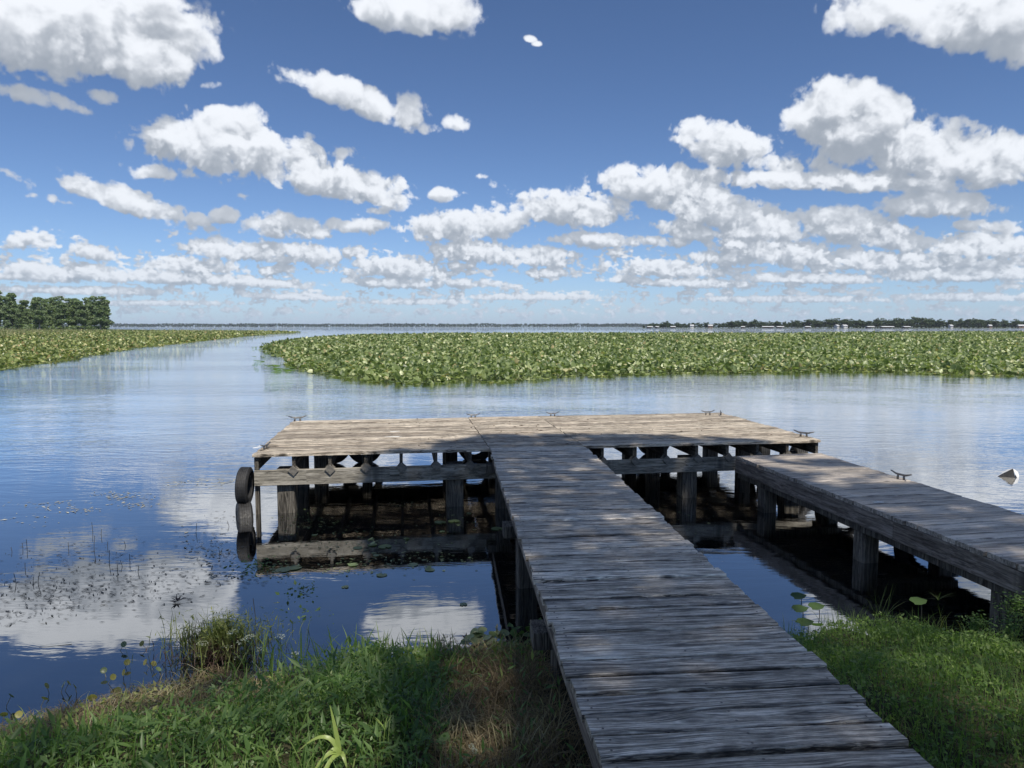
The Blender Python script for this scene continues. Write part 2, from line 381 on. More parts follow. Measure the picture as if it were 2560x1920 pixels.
# ------------------------------------------------------------------ materials
def wood(name, dark, mid, light, axis='x', tint=.25, wear=.5, crack=1.0, rough=.75, spec=.35):
    m, n, out = mat(name)
    tcn = n.n.new('ShaderNodeTexCoord'); oi = n.n.new('ShaderNodeObjectInfo'); rnd = oi.outputs['Random']
    co = tcn.outputs['Object']
    if axis == 'z':
        x, y, z = n.sep(co); co = n.xyz(z, x, y)
    elif axis == 'y':
        x, y, z = n.sep(co); co = n.xyz(y, x, z)
    off = n.xyz(n.m('MULTIPLY', rnd, 91.0), n.m('MULTIPLY', rnd, 37.3), n.m('MULTIPLY', rnd, 53.1))
    p = n.v('ADD', co, off)
    # knots: sparse cells, grain bends round them
    kd_in = n.v('MULTIPLY', p, (1.9, 5.5, 5.5))
    vn = n.n.new('ShaderNodeTexVoronoi'); vn.voronoi_dimensions = '2D'; vn.inputs['Scale'].default_value = 1; n.l.new(kd_in, vn.inputs['Vector'])
    kd = vn.outputs['Distance']
    loc = n.v('SUBTRACT', kd_in, vn.outputs['Position'])
    bend = n.m('EXPONENT', n.m('MULTIPLY', n.m('POWER', kd, 2.0), -14.0))
    ly = n.sep(loc)[1]
    warp = n.m('SUBTRACT', n.noise(n.v('MULTIPLY', p, (1.6, 5, 5)), 1, 3, .55), .5)
    py = n.m('ADD', n.sep(p)[1], n.m('ADD', n.m('MULTIPLY', warp, .045), n.m('MULTIPLY', n.m('MULTIPLY', bend, ly), -.13)))
    px_, _, pz_ = n.sep(p)
    g1 = n.noise(n.xyz(n.m('MULTIPLY', px_, 1.6), n.m('MULTIPLY', py, 62), n.m('MULTIPLY', pz_, 30)), 1, 6, .62)
    g2 = n.noise(n.xyz(n.m('MULTIPLY', px_, 5.0), n.m('MULTIPLY', py, 230), n.m('MULTIPLY', pz_, 90)), 1, 3, .6)
    ck = n.noise(n.xyz(n.m('MULTIPLY', px_, .9), n.m('MULTIPLY', py, 34), n.m('MULTIPLY', pz_, 18)), 1, 4, .6)
    ck2 = n.noise(n.xyz(n.m('MULTIPLY', px_, 1.7), n.m('MULTIPLY', py, 75), n.m('MULTIPLY', pz_, 40)), 1, 3, .6)
    crackf = n.m('MULTIPLY', n.m('SUBTRACT', 1.0, n.mr(n.m('ABSOLUTE', n.m('SUBTRACT', ck, .5)), .004, .034)), crack)
    crackf = n.m('MAXIMUM', crackf, n.m('MULTIPLY', n.m('SUBTRACT', 1.0, n.mr(n.m('ABSOLUTE', n.m('SUBTRACT', ck2, .56)), .0, .03)), crack * .6))
    blot = n.noise(n.v('MULTIPLY', p, (2.2, 6, 6)), 1, 4, .6)
    blot2 = n.noise(n.v('MULTIPLY', p, (9, 26, 20)), 1, 5, .7)
    v_ = n.m('ADD', n.m('MULTIPLY', g1, .62), n.m('ADD', n.m('MULTIPLY', g2, .26), n.m('MULTIPLY', blot, .22)))
    v_ = n.m('ADD', v_, n.m('MULTIPLY', n.m('SUBTRACT', blot2, .5), wear * .5))
    v_ = n.m('ADD', v_, n.m('MULTIPLY', n.m('SUBTRACT', rnd, .5), .10))
    col = n.ramp(v_, [(.36, dark), (.52, mid), (.64, light), (.78, tuple(min(1, c * 1.35) for c in light))])
    # lichen / washed out patches
    white = n.m('MULTIPLY', n.mr(n.noise(n.v('MULTIPLY', p, (5, 13, 10)), 1, 6, .75), .62, .74), .55 * wear)
    col = n.mix(white, col, tuple(min(1, c * 1.9 + .03) for c in light))
    knot = n.m('SUBTRACT', 1.0, n.mr(kd, .035, .10))
    ring = n.m('MULTIPLY', n.m('SINE', n.m('MULTIPLY', kd, 95.0)), .5)
    ringm = n.m('MULTIPLY', n.m('SUBTRACT', 1.0, n.mr(kd, .10, .26)), n.m('ADD', .35, n.m('MULTIPLY', ring, .5)))
    col = n.mix(n.m('MULTIPLY', ringm, .55), col, dark)
    col = n.mix(n.m('MULTIPLY', knot, .75), col, tuple(c * .55 for c in dark))
    col = n.mix(n.m('MULTIPLY', crackf, .85), col, tuple(c * .25 for c in dark))
    val = n.m('MULTIPLY_ADD', n.m('SUBTRACT', n.m('FRACT', n.m('MULTIPLY', rnd, 73.1)), .5), tint, 1.0)
    col = n.v('SCALE', col, scale=val)
    h = n.m('SUBTRACT', n.m('ADD', n.m('MULTIPLY', g1, .6), n.m('MULTIPLY', g2, .25)), n.m('ADD', n.m('MULTIPLY', crackf, .7), n.m('MULTIPLY', knot, .2)))
    b = n.bump(h, .85, .006)
    princ(n, out, Base_Color=col, Roughness=n.mr(g1, .3, .7, rough + .12, rough - .12), Normal=b, Specular_IOR_Level=spec)
    return m
M = {}
M['deck'] = wood('weathered_walkway_wood', (.035, .030, .025), (.38, .330, .265), (.80, .72, .61), wear=1.0, crack=1.0, rough=.47, spec=.8, tint=.42)
M['deck_sun'] = wood('sunlit_tint_platform_wood', (.10, .080, .058), (.44, .375, .295), (.70, .62, .50), wear=.8, tint=.42, crack=1.0)  # walkway wood retinted paler and tan, sunlight put into the colour
M['pier'] = wood('grey_brown_pier_wood', (.08, .07, .058), (.38, .33, .275), (.64, .57, .49), wear=.4, crack=.6, rough=.48, spec=.8, tint=.3)
M['beam'] = wood('grey_beam_wood', (.10, .09, .075), (.29, .27, .225), (.46, .43, .37), wear=.35, crack=.7)
M['fascia'] = wood('brown_fascia_wood', (.06, .048, .040), (.19, .16, .135), (.32, .28, .245), wear=.3, crack=.6)
M['under'] = wood('shade_toned_underside', (.008, .008, .006), (.022, .021, .016), (.045, .042, .032), wear=.2, crack=.3)  # shade below the deck painted into the colour of the bottom faces
M['under2'] = wood('shade_toned_far_beam', (.008, .008, .006), (.030, .028, .022), (.06, .056, .044), wear=.2, crack=.3)  # far beam and rim coloured near black to imitate shade under the platform
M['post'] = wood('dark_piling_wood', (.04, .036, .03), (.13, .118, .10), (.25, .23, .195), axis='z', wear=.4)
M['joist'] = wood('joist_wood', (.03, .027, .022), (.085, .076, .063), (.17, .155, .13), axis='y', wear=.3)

def simple(name, col, rough=.6, spec=.5, metal=0.0, var=.25, scale=14, bump=.2, bdist=.004, object_coords=True):
    m, n, out = mat(name); t = n.n.new('ShaderNodeTexCoord'); c = t.outputs['Object' if object_coords else 'Generated']
    f = n.noise(c, scale, 5, .6); f2 = n.noise(c, scale * 5, 3, .6)
    cc = n.mix(n.mr(f, .3, .7), tuple(x * (1 - var) for x in col), tuple(min(1, x * (1 + var)) for x in col))
    princ(n, out, Base_Color=cc, Roughness=n.mr(f2, .3, .7, rough - .1, rough + .1), Metallic=metal, Specular_IOR_Level=spec, Normal=n.bump(n.m('ADD', f, n.m('MULTIPLY', f2, .4)), bump, bdist))
    return m
M['rubber'] = simple('old_tyre_rubber', (.028, .028, .029), .62, .4, var=.35, scale=9)
M['steel'] = simple('galvanised_steel', (.20, .20, .20), .45, .5, .7, var=.3, scale=30)
M['dull_steel'] = simple('dull_bracket_steel', (.20, .185, .16), .6, .5, .3, var=.35, scale=24)
M['rust'] = simple('rusty_nail', (.14, .12, .11), .55, .5, .3, var=.3, scale=60)
M['splat'] = simple('bird_dropping', (.80, .80, .76), .7, .3, var=.12, scale=60)
M['rope'] = simple('weathered_rope', (.22, .19, .14), .9, .2, var=.3, scale=60)
M['foam'] = simple('white_foam_float', (.80, .80, .78), .55, .4, var=.08, scale=10)
M['black_plastic'] = simple('black_float_shell', (.02, .02, .02), .4, .5, var=.3, scale=10)
M['soil'] = simple('bank_soil', (.065, .060, .034), .9, .2, var=.5, scale=6, bump=.6, bdist=.03)
M['land'] = simple('far_land', (.06, .075, .035), .9, .2, var=.4, scale=.02, bump=0)
M['white_wall'] = simple('white_house_wall', (.78, .78, .76), .7, .3, var=.06, scale=.5, bump=0)
M['metal_roof'] = simple('pale_metal_roof', (.58, .59, .60), .5, .5, var=.08, scale=.4, bump=0)
M['brown_wall'] = simple('brown_house_wall', (.32, .22, .17), .8, .3, var=.15, scale=.5, bump=0)
M['window'] = simple('dark_window', (.03, .035, .045), .2, .6, var=.1, scale=1, bump=0)
M['bark'] = simple('pale_cypress_bark', (.33, .30, .26), .9, .2, var=.3, scale=.8, bump=.4, bdist=.1)
M['dark_bark'] = simple('dark_oak_bark', (.07, .06, .05), .9, .2, var=.3, scale=2, bump=.4, bdist=.05)

def leafmat(name, stops, rough=.5, spec=.4, trans=.25, scale=0.0, bright=None):
    """green stuff: one colour per leaf (random per island)"""
    m, n, out = mat(name)
    g = n.n.new('ShaderNodeNewGeometry'); r = g.outputs['Random Per Island']
    if scale:
        t = n.n.new('ShaderNodeTexCoord'); ns = n.noise(t.outputs['Object'], scale, 3, .55)
        r = n.m('ADD', n.m('MULTIPLY', r, .6), n.m('MULTIPLY', n.mr(ns, .3, .7), .4))
    col = n.ramp(r, stops)
    d = n.n.new('ShaderNodeBsdfPrincipled'); n.l.new(col, d.inputs['Base Color']); d.inputs['Roughness'].default_value = rough; d.inputs['Specular IOR Level'].default_value = spec
    tr = n.n.new('ShaderNodeBsdfTranslucent'); n.l.new(n.v('MULTIPLY', col, (1.5, 1.7, .8)), tr.inputs[0])
    mx = n.n.new('ShaderNodeMixShader'); mx.inputs[0].default_value = trans; n.l.new(d.outputs[0], mx.inputs[1]); n.l.new(tr.outputs[0], mx.inputs[2])
    n.l.new(mx.outputs[0], out.inputs[0]); return m
M['lily'] = leafmat('spatterdock_leaf', [(0, (.085, .13, .045)), (.35, (.15, .205, .068)), (.62, (.24, .30, .11)), (.8, (.38, .44, .20)), (.93, (.60, .63, .36)), (1, (.42, .33, .15))], .42, .6, .28)  # palest leaf tones stand in for highlights on glossy leaves
M['lily_left'] = leafmat('spatterdock_leaf_yellowish', [(0, (.09, .13, .04)), (.35, (.17, .22, .07)), (.65, (.30, .35, .12)), (.88, (.54, .54, .26)), (1, (.40, .27, .13))], .35, .55, .25)
M['lily_stem'] = leafmat('spatterdock_stem', [(0, (.09, .13, .04)), (1, (.16, .20, .07))], .5, .4, .1)
M['reed'] = leafmat('reed_blade', [(0, (.13, .16, .06)), (.5, (.24, .25, .12)), (1, (.42, .37, .24))], .6, .3, .3)
M['grass'] = leafmat('bank_grass', [(0, (.07, .13, .035)), (.5, (.16, .255, .07)), (.85, (.26, .35, .11)), (1, (.42, .44, .20))], .5, .4, .5, scale=1.4)
M['broad'] = leafmat('bank_broad_leaf', [(0, (.06, .115, .04)), (.5, (.13, .22, .07)), (.85, (.21, .31, .11)), (1, (.38, .42, .18))], .45, .5, .48, scale=1.6)
M['olive'] = leafmat('bank_olive_leaf', [(0, (.09, .12, .04)), (.5, (.20, .24, .07)), (1, (.38, .38, .16))], .55, .35, .25, scale=2)
M['brown'] = leafmat('dead_grass_blade', [(0, (.08, .056, .036)), (.5, (.23, .175, .105)), (.85, (.42, .36, .22)), (1, (.58, .55, .34))], .7, .3, .35, scale=2)
M['pale_stem'] = leafmat('pale_stem', [(0, (.25, .25, .16)), (1, (.48, .46, .34))], .5, .4, .1)
M['flower'] = leafmat('white_flower', [(0, (.55, .60, .50)), (1, (.82, .84, .78))], .6, .3, .3)
M['yellow_leaf'] = leafmat('yellow_round_leaf', [(0, (.22, .27, .07)), (1, (.36, .30, .09))], .45, .5, .3)
M['strap'] = leafmat('strap_leaf', [(0, (.20, .30, .07)), (1, (.38, .45, .14))], .4, .5, .35)
M['pad'] = leafmat('floating_pad', [(0, (.10, .15, .06)), (.6, (.17, .23, .10)), (1, (.30, .34, .16))], .35, .6, .1)
M['weed'] = leafmat('floating_weed', [(0, (.02, .02, .018)), (.6, (.045, .045, .035)), (1, (.12, .11, .08))], .5, .5, 0)
M['foamweed'] = leafmat('pale_floating_scum', [(0, (.16, .16, .12)), (.6, (.30, .29, .22)), (1, (.6, .58, .45))], .5, .5, 0)
M['dead_leaf'] = leafmat('dead_brown_leaf', [(0, (.05, .03, .022)), (1, (.11, .07, .05))], .6, .4, .05)
M['cypress'] = leafmat('cypress_foliage', [(0, (.10, .145, .085)), (.5, (.20, .265, .15)), (1, (.34, .41, .25))], .7, .2, .4)
M['shade_oak'] = leafmat('oak_crown_foliage', [(0, (.12, .17, .06)), (1, (.22, .28, .11))], .6, .3, .5)
M['oak'] = leafmat('oak_foliage', [(0, (.035, .058, .032)), (.5, (.065, .10, .050)), (1, (.12, .16, .08))], .7, .2, .25)
M['far_oak'] = leafmat('far_wood_foliage', [(0, (.018, .036, .022)), (.5, (.03, .055, .03)), (1, (.055, .085, .045))], .8, .1, .1)

# ------------------------------------------------------------------ water
def water_mat():
    m, n, out = mat('lake_water')
    t = n.n.new('ShaderNodeTexCoord'); p = t.outputs['Object']; x, y, z = n.sep(p)
    r = n.v('LENGTH', p)
    # ripples: a calm belt by the bank and docks, livelier patches of breeze farther out
    patch = n.noise(n.v('MULTIPLY', p, (.045, .10, 0)), 1, 3, .5)
    calm = n.mr(y, 7.0, 26.0, .12, 1.0)
    leftw = n.mr(x, -8.0, -2.0, .55, 0.0)
    far = n.mr(y, 60.0, 400.0, 1.0, 4.0)
    amp = n.m('MULTIPLY', far, n.m('MULTIPLY', n.m('ADD', calm, n.m('MULTIPLY', leftw, n.mr(y, 7.5, 12.0))), n.mr(patch, .36, .62, .35, 1.25)))
    rp = n.v('ADD', p, n.v('MULTIPLY', n.v('SUBTRACT', n.noise(p, .7, 2, .5, color=True), (.5, .5, .5)), (.5, .5, 0)))
    w1 = n.noise(n.v('MULTIPLY', rp, (1.5, 6.0, 1)), 1.0, 3, .55)
    w2 = n.noise(n.v('MULTIPLY', rp, (5.0, 15.0, 1)), 1.0, 3, .6)
    w3 = n.noise(n.v('MULTIPLY', rp, (.35, 1.1, 1)), 1.0, 3, .5)
    h = n.m('ADD', n.m('MULTIPLY', w1, .55), n.m('ADD', n.m('MULTIPLY', w2, .16), n.m('MULTIPLY', w3, .9)))
    b = n.bump(n.m('MULTIPLY', h, amp), 1.0, .030)
    d = n.n.new('ShaderNodeBsdfDiffuse'); d.inputs[0].default_value = (.0075, .0085, .0085, 1)
    g = n.n.new('ShaderNodeBsdfGlossy'); g.inputs['Roughness'].default_value = .02; g.inputs[0].default_value = (.98, .99, 1, 1); n.l.new(b, g.inputs['Normal'])
    fr = n.n.new('ShaderNodeFresnel'); fr.inputs['IOR'].default_value = 1.7; n.l.new(b, fr.inputs['Normal'])
    fac = n.m('MINIMUM', n.m('MULTIPLY_ADD', fr.outputs[0], 1.5, .17), .985)
    mx = n.n.new('ShaderNodeMixShader'); n.l.new(fac, mx.inputs[0]); n.l.new(d.outputs[0], mx.inputs[1]); n.l.new(g.outputs[0], mx.inputs[2])
    n.l.new(mx.outputs[0], out.inputs[0]); return m
M['water'] = water_mat()
def disc(name, rad, z, mtl, rings=(4, 10, 25, 60, 150, 400, 1000, 2500), n_=96, cx=0, cy=0):
    rr = [r_ for r_ in rings if r_ < rad] + [rad]
    V = [(cx, cy, z)]; Fc = []
    for r_ in rr: V += [(cx + r_ * cos(2 * pi * k / n_), cy + r_ * sin(2 * pi * k / n_), z) for k in range(n_)]
    for k in range(n_): Fc.append((0, 1 + k, 1 + (k + 1) % n_))
    for j in range(len(rr) - 1):
        a, b_ = 1 + j * n_, 1 + (j + 1) * n_
        for k in range(n_): Fc.append((a + k, b_ + k, b_ + (k + 1) % n_, a + (k + 1) % n_))
    return link(name, mesh(name, V, Fc), mtl, kind='structure')
disc('lake_water', 7000, 0.0, M['water'])

# ------------------------------------------------------------------ bank
SHORE = [P(x, y, 0) for x, y in [(-1400, 2350), (-700, 2060), (-350, 1925), (0, 1835), (240, 1750), (450, 1715), (700, 1690), (900, 1668), (1150, 1660), (1400, 1650), (1600, 1640), (1900, 1618), (2100, 1590), (2300, 1592), (2560, 1650), (3000, 1740), (3600, 1850)]]
_sx = np.array([p.x for p in SHORE]); _sy = np.array([p.y for p in SHORE])
def shore_y(x): return np.interp(x, _sx, _sy) + .05 * np.sin(np.asarray(x) * 5.3) + .03 * np.sin(np.asarray(x) * 13.1 + 1)
def ground_z(x, y):
    d = shore_y(x) - np.asarray(y)
    z = np.where(d < 0, d * .22, np.minimum(d * .24, .30 + .06 * np.maximum(d - 1.2, 0)))
    z = np.minimum(z, .62)
    return z + .018 * np.sin(np.asarray(x) * 4.1 + np.asarray(y) * 3.3) + .012 * np.sin(np.asarray(x) * 9.7 - np.asarray(y) * 7.9)
def grid(name, xs, ys, zf, mtl):
    X, Y = np.meshgrid(xs, ys); Z = zf(X, Y); V = np.stack([X, Y, Z], -1).reshape(-1, 3); nx = len(xs)
    i, j = np.meshgrid(np.arange(len(ys) - 1), np.arange(nx - 1), indexing='ij'); a = (i * nx + j).ravel()
    L_ = np.stack([a, a + 1, a + nx + 1, a + nx], -1).ravel()
    return link(name, npmesh(name, V, L_, np.full(len(a), 4), True), mtl, kind='structure')
grid('ground', np.concatenate([np.linspace(-60, -9, 18), np.linspace(-8.6, 9, 120), np.linspace(9.5, 60, 18)]), np.concatenate([np.linspace(-60, -2, 24), np.linspace(-1.8, 9.5, 80)]), lambda X, Y: np.maximum(ground_z(X, Y), -.9), M['soil'])

# ------------------------------------------------------------------ docks
DZ = .75                                                     # deck height over the water
# T platform
A_, B_ = P(633, 1137, DZ), P(2052, 1100, DZ); C_, D_ = P(722, 1050, DZ), P(1803, 1033, DZ)
YAW = atan2((B_ - A_).y, (B_ - A_).x)
WX = P(1224, 1120, DZ); WX2 = P(1467, 1120, DZ)
dock = empty('dock', (A_.x, A_.y, 0), YAW, label='T shaped weathered wooden boat dock whose sunlit platform stands over the lake', cat='dock')
inv = Matrix.Rotation(-YAW, 3, 'Z')
def loc_(p): q = inv @ (p - Vector((A_.x, A_.y, 0))); return q
LB, LC, LD = loc_(B_), loc_(C_), loc_(D_)
PLX = LB.x; PLY = (LC.y + LD.y) / 2
print('platform', PLX, PLY, YAW, 'C', LC, 'D', LD, 'W', loc_(WX), loc_(WX2))
rg = random.Random(3)
class RJ:
    def __init__(s, r): s.r = r
    def uniform(s, a, b, n=None): return s.r.uniform(a, b) if n is None else [s.r.uniform(a, b) for _ in range(n)]
    def normal(s, a, b): return s.r.gauss(a, b)
rj = RJ(rg)
def place(name, me, m, par, x, y, z, rot=(0, 0, 0), **kw): return link(name, me, m, par, (x, y, z), rot, **kw)
PW, GAP = .134, .0115
xs_l, xs_r = loc_(WX).x, loc_(WX2).x
nrow = int(round(PLY / (PW + GAP)))
for k in range(nrow):
    y = (k + .5) * PLY / nrow
    x0, x1 = 0 + rg.uniform(-.015, .012), PLX + rg.uniform(-.012, .02)
    for a, b in ((x0, xs_l - .006), (xs_l + .006, xs_r - .006), (xs_r + .006, x1)):
        w_ = PLY / nrow - .012 * rg.uniform(.5, 2.2)
        me = plank_mesh('plank', b - a, w_, .036, rj, seg=6 if b - a > 2 else 4)
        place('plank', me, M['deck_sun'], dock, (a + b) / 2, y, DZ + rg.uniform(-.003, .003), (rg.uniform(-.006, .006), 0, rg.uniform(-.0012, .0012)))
JT = DZ - .042                                               # joist top
JH = .155
jx = [.03 + i * (PLX - .06) / 17 for i in range(18)]
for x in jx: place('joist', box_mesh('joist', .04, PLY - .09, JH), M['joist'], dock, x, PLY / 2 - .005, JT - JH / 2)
BT = JT - JH - .002; BH = .19
for yy in (.03, PLY - .05):
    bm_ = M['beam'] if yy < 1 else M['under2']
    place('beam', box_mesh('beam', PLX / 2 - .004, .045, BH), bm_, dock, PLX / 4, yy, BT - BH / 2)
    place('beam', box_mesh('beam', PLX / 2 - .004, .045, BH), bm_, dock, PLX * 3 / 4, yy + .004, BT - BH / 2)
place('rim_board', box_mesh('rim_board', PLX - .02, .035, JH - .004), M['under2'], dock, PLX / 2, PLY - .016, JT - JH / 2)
# nailed blocks on the beam, set cornerwise under each joist
gus = box_mesh('gusset', .092, .018, .092, .003)
for yy in (-.003, .066):
    for x in jx[1:-1]: place('gusset', gus, M['dull_steel'], dock, x + rg.uniform(-.004, .004), yy, BT - .004 + rg.uniform(-.012, .008), (0, pi / 4 + rg.uniform(-.12, .12), 0))
postm = box_mesh('post', .20, .20, .20)
def post(par, x, y, top, w_=.21, bottom=-.9, m='post', round_=False):
    L_ = top - bottom
    if round_:
        k = 14; V = [(w_ / 2 * cos(2 * pi * i / k), w_ / 2 * sin(2 * pi * i / k), s * L_ / 2) for s in (-1, 1) for i in range(k)]
        me = mesh('post', V, [tuple(range(k - 1, -1, -1)), tuple(range(k, 2 * k))] + [(i, (i + 1) % k, k + (i + 1) % k, k + i) for i in range(k)], False)
    else:
        h, b = w_ / 2, .012; pr = [(-h + b, -h), (h - b, -h), (h, -h + b), (h, h - b), (h - b, h), (-h + b, h), (-h, h - b), (-h, -h + b)]
        V = [(x_, y_, s * L_ / 2) for s in (-1, 1) for x_, y_ in pr]
        me = mesh('post', V, [tuple(range(7, -1, -1)), tuple(range(8, 16))] + [(i, (i + 1) % 8, 8 + (i + 1) % 8, 8 + i) for i in range(8)])
    return place('post', me, M[m], par, x, y, (top + bottom) / 2, (0, 0, rg.uniform(-.03, .03)))
for x in (.36, 2.45, 4.15, 5.6, PLX - .35):
    post(dock, x, .17, BT - .002); post(dock, x + .1, PLY - .19, BT - .002)
    if x not in (.36,): post(dock, x + .05, PLY * .52, BT - .002, .18)
post(dock, .36, PLY * .5, BT - .002, .16)
post(dock, 1.2, PLY - .19, BT - .002, .16)
post(dock, 3.3, PLY - .19, BT - .002, .16)
place('brace', box_mesh('brace', .045, .09, 1.0), M['post'], dock, .02, .10, .2)                     # board standing at the left end

def cleat(par, x, y, z, rz, s=1.0):
    V = []; Fc = []
    def tube(pts, rad):
        n0 = len(V)
        for i, p in enumerate(pts):
            p = Vector(p); d = (Vector(pts[min(i + 1, len(pts) - 1)]) - Vector(pts[max(i - 1, 0)])).normalized()
            a = d.cross(Vector((0, 1, .01))).normalized(); b = d.cross(a)
            for k in range(6): V.append(tuple(p + (a * cos(k * pi / 3) + b * sin(k * pi / 3)) * rad[i]))
        for i in range(len(pts) - 1):
            for k in range(6): Fc.append((n0 + i * 6 + k, n0 + i * 6 + (k + 1) % 6, n0 + i * 6 + 6 + (k + 1) % 6, n0 + i * 6 + 6 + k))
        Fc.append(tuple(n0 + k for k in range(5, -1, -1))); Fc.append(tuple(n0 + (len(pts) - 1) * 6 + k for k in range(6)))
    tube([(-.13 * s, 0, .075 * s), (-.06 * s, 0, .052 * s), (0, 0, .05 * s), (.06 * s, 0, .052 * s), (.13 * s, 0, .075 * s)], [.007 * s, .011 * s, .012 * s, .011 * s, .007 * s])
    tube([(-.035 * s, 0, .05 * s), (-.04 * s, 0, .0)], [.010 * s, .014 * s]); tube([(.035 * s, 0, .05 * s), (.04 * s, 0, .0)], [.010 * s, .014 * s])
    return place('cleat', mesh('cleat', V, Fc, True), M['steel'], par, x, y, z, (0, 0, rz))
for px, py, rz, s in ((655, 1124, 1.3, 1.0), (737, 1052, .1, 1.1), (1180, 1040, .0, .9), (1378, 1038, .1, .9), (1770, 1037, .1, 1.0), (1802, 1038, 1.2, .9), (2018, 1092, -.9, 1.1)):
    q = loc_(P(px, py, DZ)); q.x = min(max(q.x, .08), PLX - .08); q.y = min(max(q.y, .05), PLY - .06)
    cleat(dock, q.x, q.y, DZ + .003, rz, s)
def splat(par, q, z, L_, W_, seed):
    r = random.Random(seed); k = 14; V = [(0, 0, .004)]; 
    for i in range(k):
        a = 2 * pi * i / k; f = r.uniform(.55, 1.15); V.append((cos(a) * L_ * f, sin(a) * W_ * f, .0005))
    return place('bird_dropping', mesh('bird_dropping', V, [(0, 1 + i, 1 + (i + 1) % k) for i in range(k)]), M['splat'], par, q.x, q.y, z + .003)
for i, (px, py, l_) in enumerate(((985, 1079, .10), (984, 1092, .13), (640, 1120, .05), (648, 1116, .03))): splat(dock, loc_(P(px, py, DZ)), DZ, l_, .035, i)
# sticks and litter on the platform
lit = Bits()
for i in range(60):
    q = loc_(P(rg.uniform(1150, 1480), rg.uniform(1052, 1090), DZ)) if i < 26 else Vector((rg.uniform(.2, PLX - .2), rg.uniform(.1, PLY - .1), 0))
    a = rg.uniform(0, pi); l_ = rg.uniform(.02, .11 if i < 12 else .05); w_ = .004; dx_, dy_ = cos(a) * l_ / 2, sin(a) * l_ / 2; zz = DZ + .006
    lit.add([[(q.x - dx_, q.y - dy_, zz), (q.x - dy_ * w_ / l_, q.y + dx_ * w_ / l_, zz + .012), (q.x + dx_, q.y + dy_, zz), (q.x + dy_ * w_ / l_, q.y - dx_ * w_ / l_, zz + .004)]], [(0, 1, 2), (0, 2, 3)])
lit.build('twigs', M['dead_leaf'], None, label='bits of twig and dead leaf lying on the sunlit platform', cat='twigs', kind='stuff')
bpy.data.objects['twigs'].location = (A_.x, A_.y, 0); bpy.data.objects['twigs'].rotation_euler = (0, 0, YAW)

# walkway, a part of the same dock: its own frame from the platform towards the bank
W0, W1 = WX.copy(), P(1502, 1920, DZ)
R0, R1 = WX2.copy(), P(2340, 1920, DZ)
print('walk', W0, W1, R0, R1)
wd = ((W1 - W0).normalized() + (R1 - R0).normalized()).normalized()
WYAW = atan2(wd.y, wd.x) + pi / 2                          # local -y runs towards the bank
WW = ((R0 - W0).length + (R1 - W1).dot(Vector((cos(WYAW), sin(WYAW), 0)))) / 2 
WW = (R0 - W0).dot(Vector((cos(WYAW), sin(WYAW), 0)))
winv = Matrix.Rotation(-WYAW, 3, 'Z')
walk_m = Matrix.Translation((W0.x, W0.y, 0)) @ Matrix.Rotation(WYAW, 4, 'Z')
dock_i = (Matrix.Translation((A_.x, A_.y, 0)) @ Matrix.Rotation(YAW, 4, 'Z')).inverted()
def wplace(name, me, m, x, y, z, rz=0.0, rx=0.0):
    p = dock_i @ (walk_m @ Vector((x, y, z)))
    return place(name, me, m, dock, p.x, p.y, p.z, (rx, 0, WYAW - YAW + rz))
q1, q2 = winv @ (W1 - W0), winv @ (R1 - W0)
print('walk local', q1, q2, WW)
def wl(y): return q1.x * (y / q1.y)
def wr(y): return WW + (q2.x - WW) * (y / q2.y)
y = -.004; k = 0
while y > -9.6:
    w_ = PW + rg.uniform(-.004, .003)
    wide = {31: .020, 43: .018}.get(k, 0)
    g_ = .0135 * rg.uniform(.6, 1.6) + wide
    yc = y - w_ / 2; a, b = wl(yc) + rg.uniform(-.014, .012), wr(yc) + rg.uniform(-.012, .014)
    me = plank_mesh('plank', b - a, w_, .036, rj, seg=8)
    wplace('plank', me, M['deck'], (a + b) / 2, yc, DZ + rg.uniform(-.0035, .0035), rg.uniform(-.0035, .0035), rg.uniform(-.012, .012))
    y -= w_ + g_; k += 1
# stringers under the walkway
for xx in (.05, WW / 2, WW - .05):
    for y0, y1 in ((-.05, -4.7), (-4.71, -9.5)):
        xa, xb = (wl(y0), wl(y1)) if xx < .3 else ((wr(y0) - WW, wr(y1) - WW) if xx > .9 else (0, 0))
        L_ = y0 - y1; sk = atan2(xb - xa, -(L_))
        wplace('stringer', box_mesh('stringer', L_, .04, .14), M['fascia'], xx + (xa + xb) / 2, (y0 + y1) / 2, DZ - .045 - .07, -pi / 2 + atan2(xb - xa, L_))
def wpost(px, py, w_, top):                               # a post by the pixel of its foot at the waterline
    p = P(px, py, 0); q = dock_i @ p; return post(dock, q.x, q.y, top, w_)
for i, (px, py) in enumerate(((1261, 1262), (1313, 1452), (1395, 1770))):
    p = P(px, py, 0); q = winv @ (p - W0)
    yy = q.y - .1
    for s, xx in ((0, wl(yy) + .16), (1, wr(yy) - .16)):
        pp = dock_i @ (walk_m @ Vector((xx, yy, 0))); post(dock, pp.x, pp.y, DZ - .30, .17)
    wplace('cross_beam', box_mesh('cross_beam', wr(yy) - wl(yy) + .10, .19, .105), M['post'], (wl(yy) + wr(yy)) / 2, yy, DZ - .187 - .055)
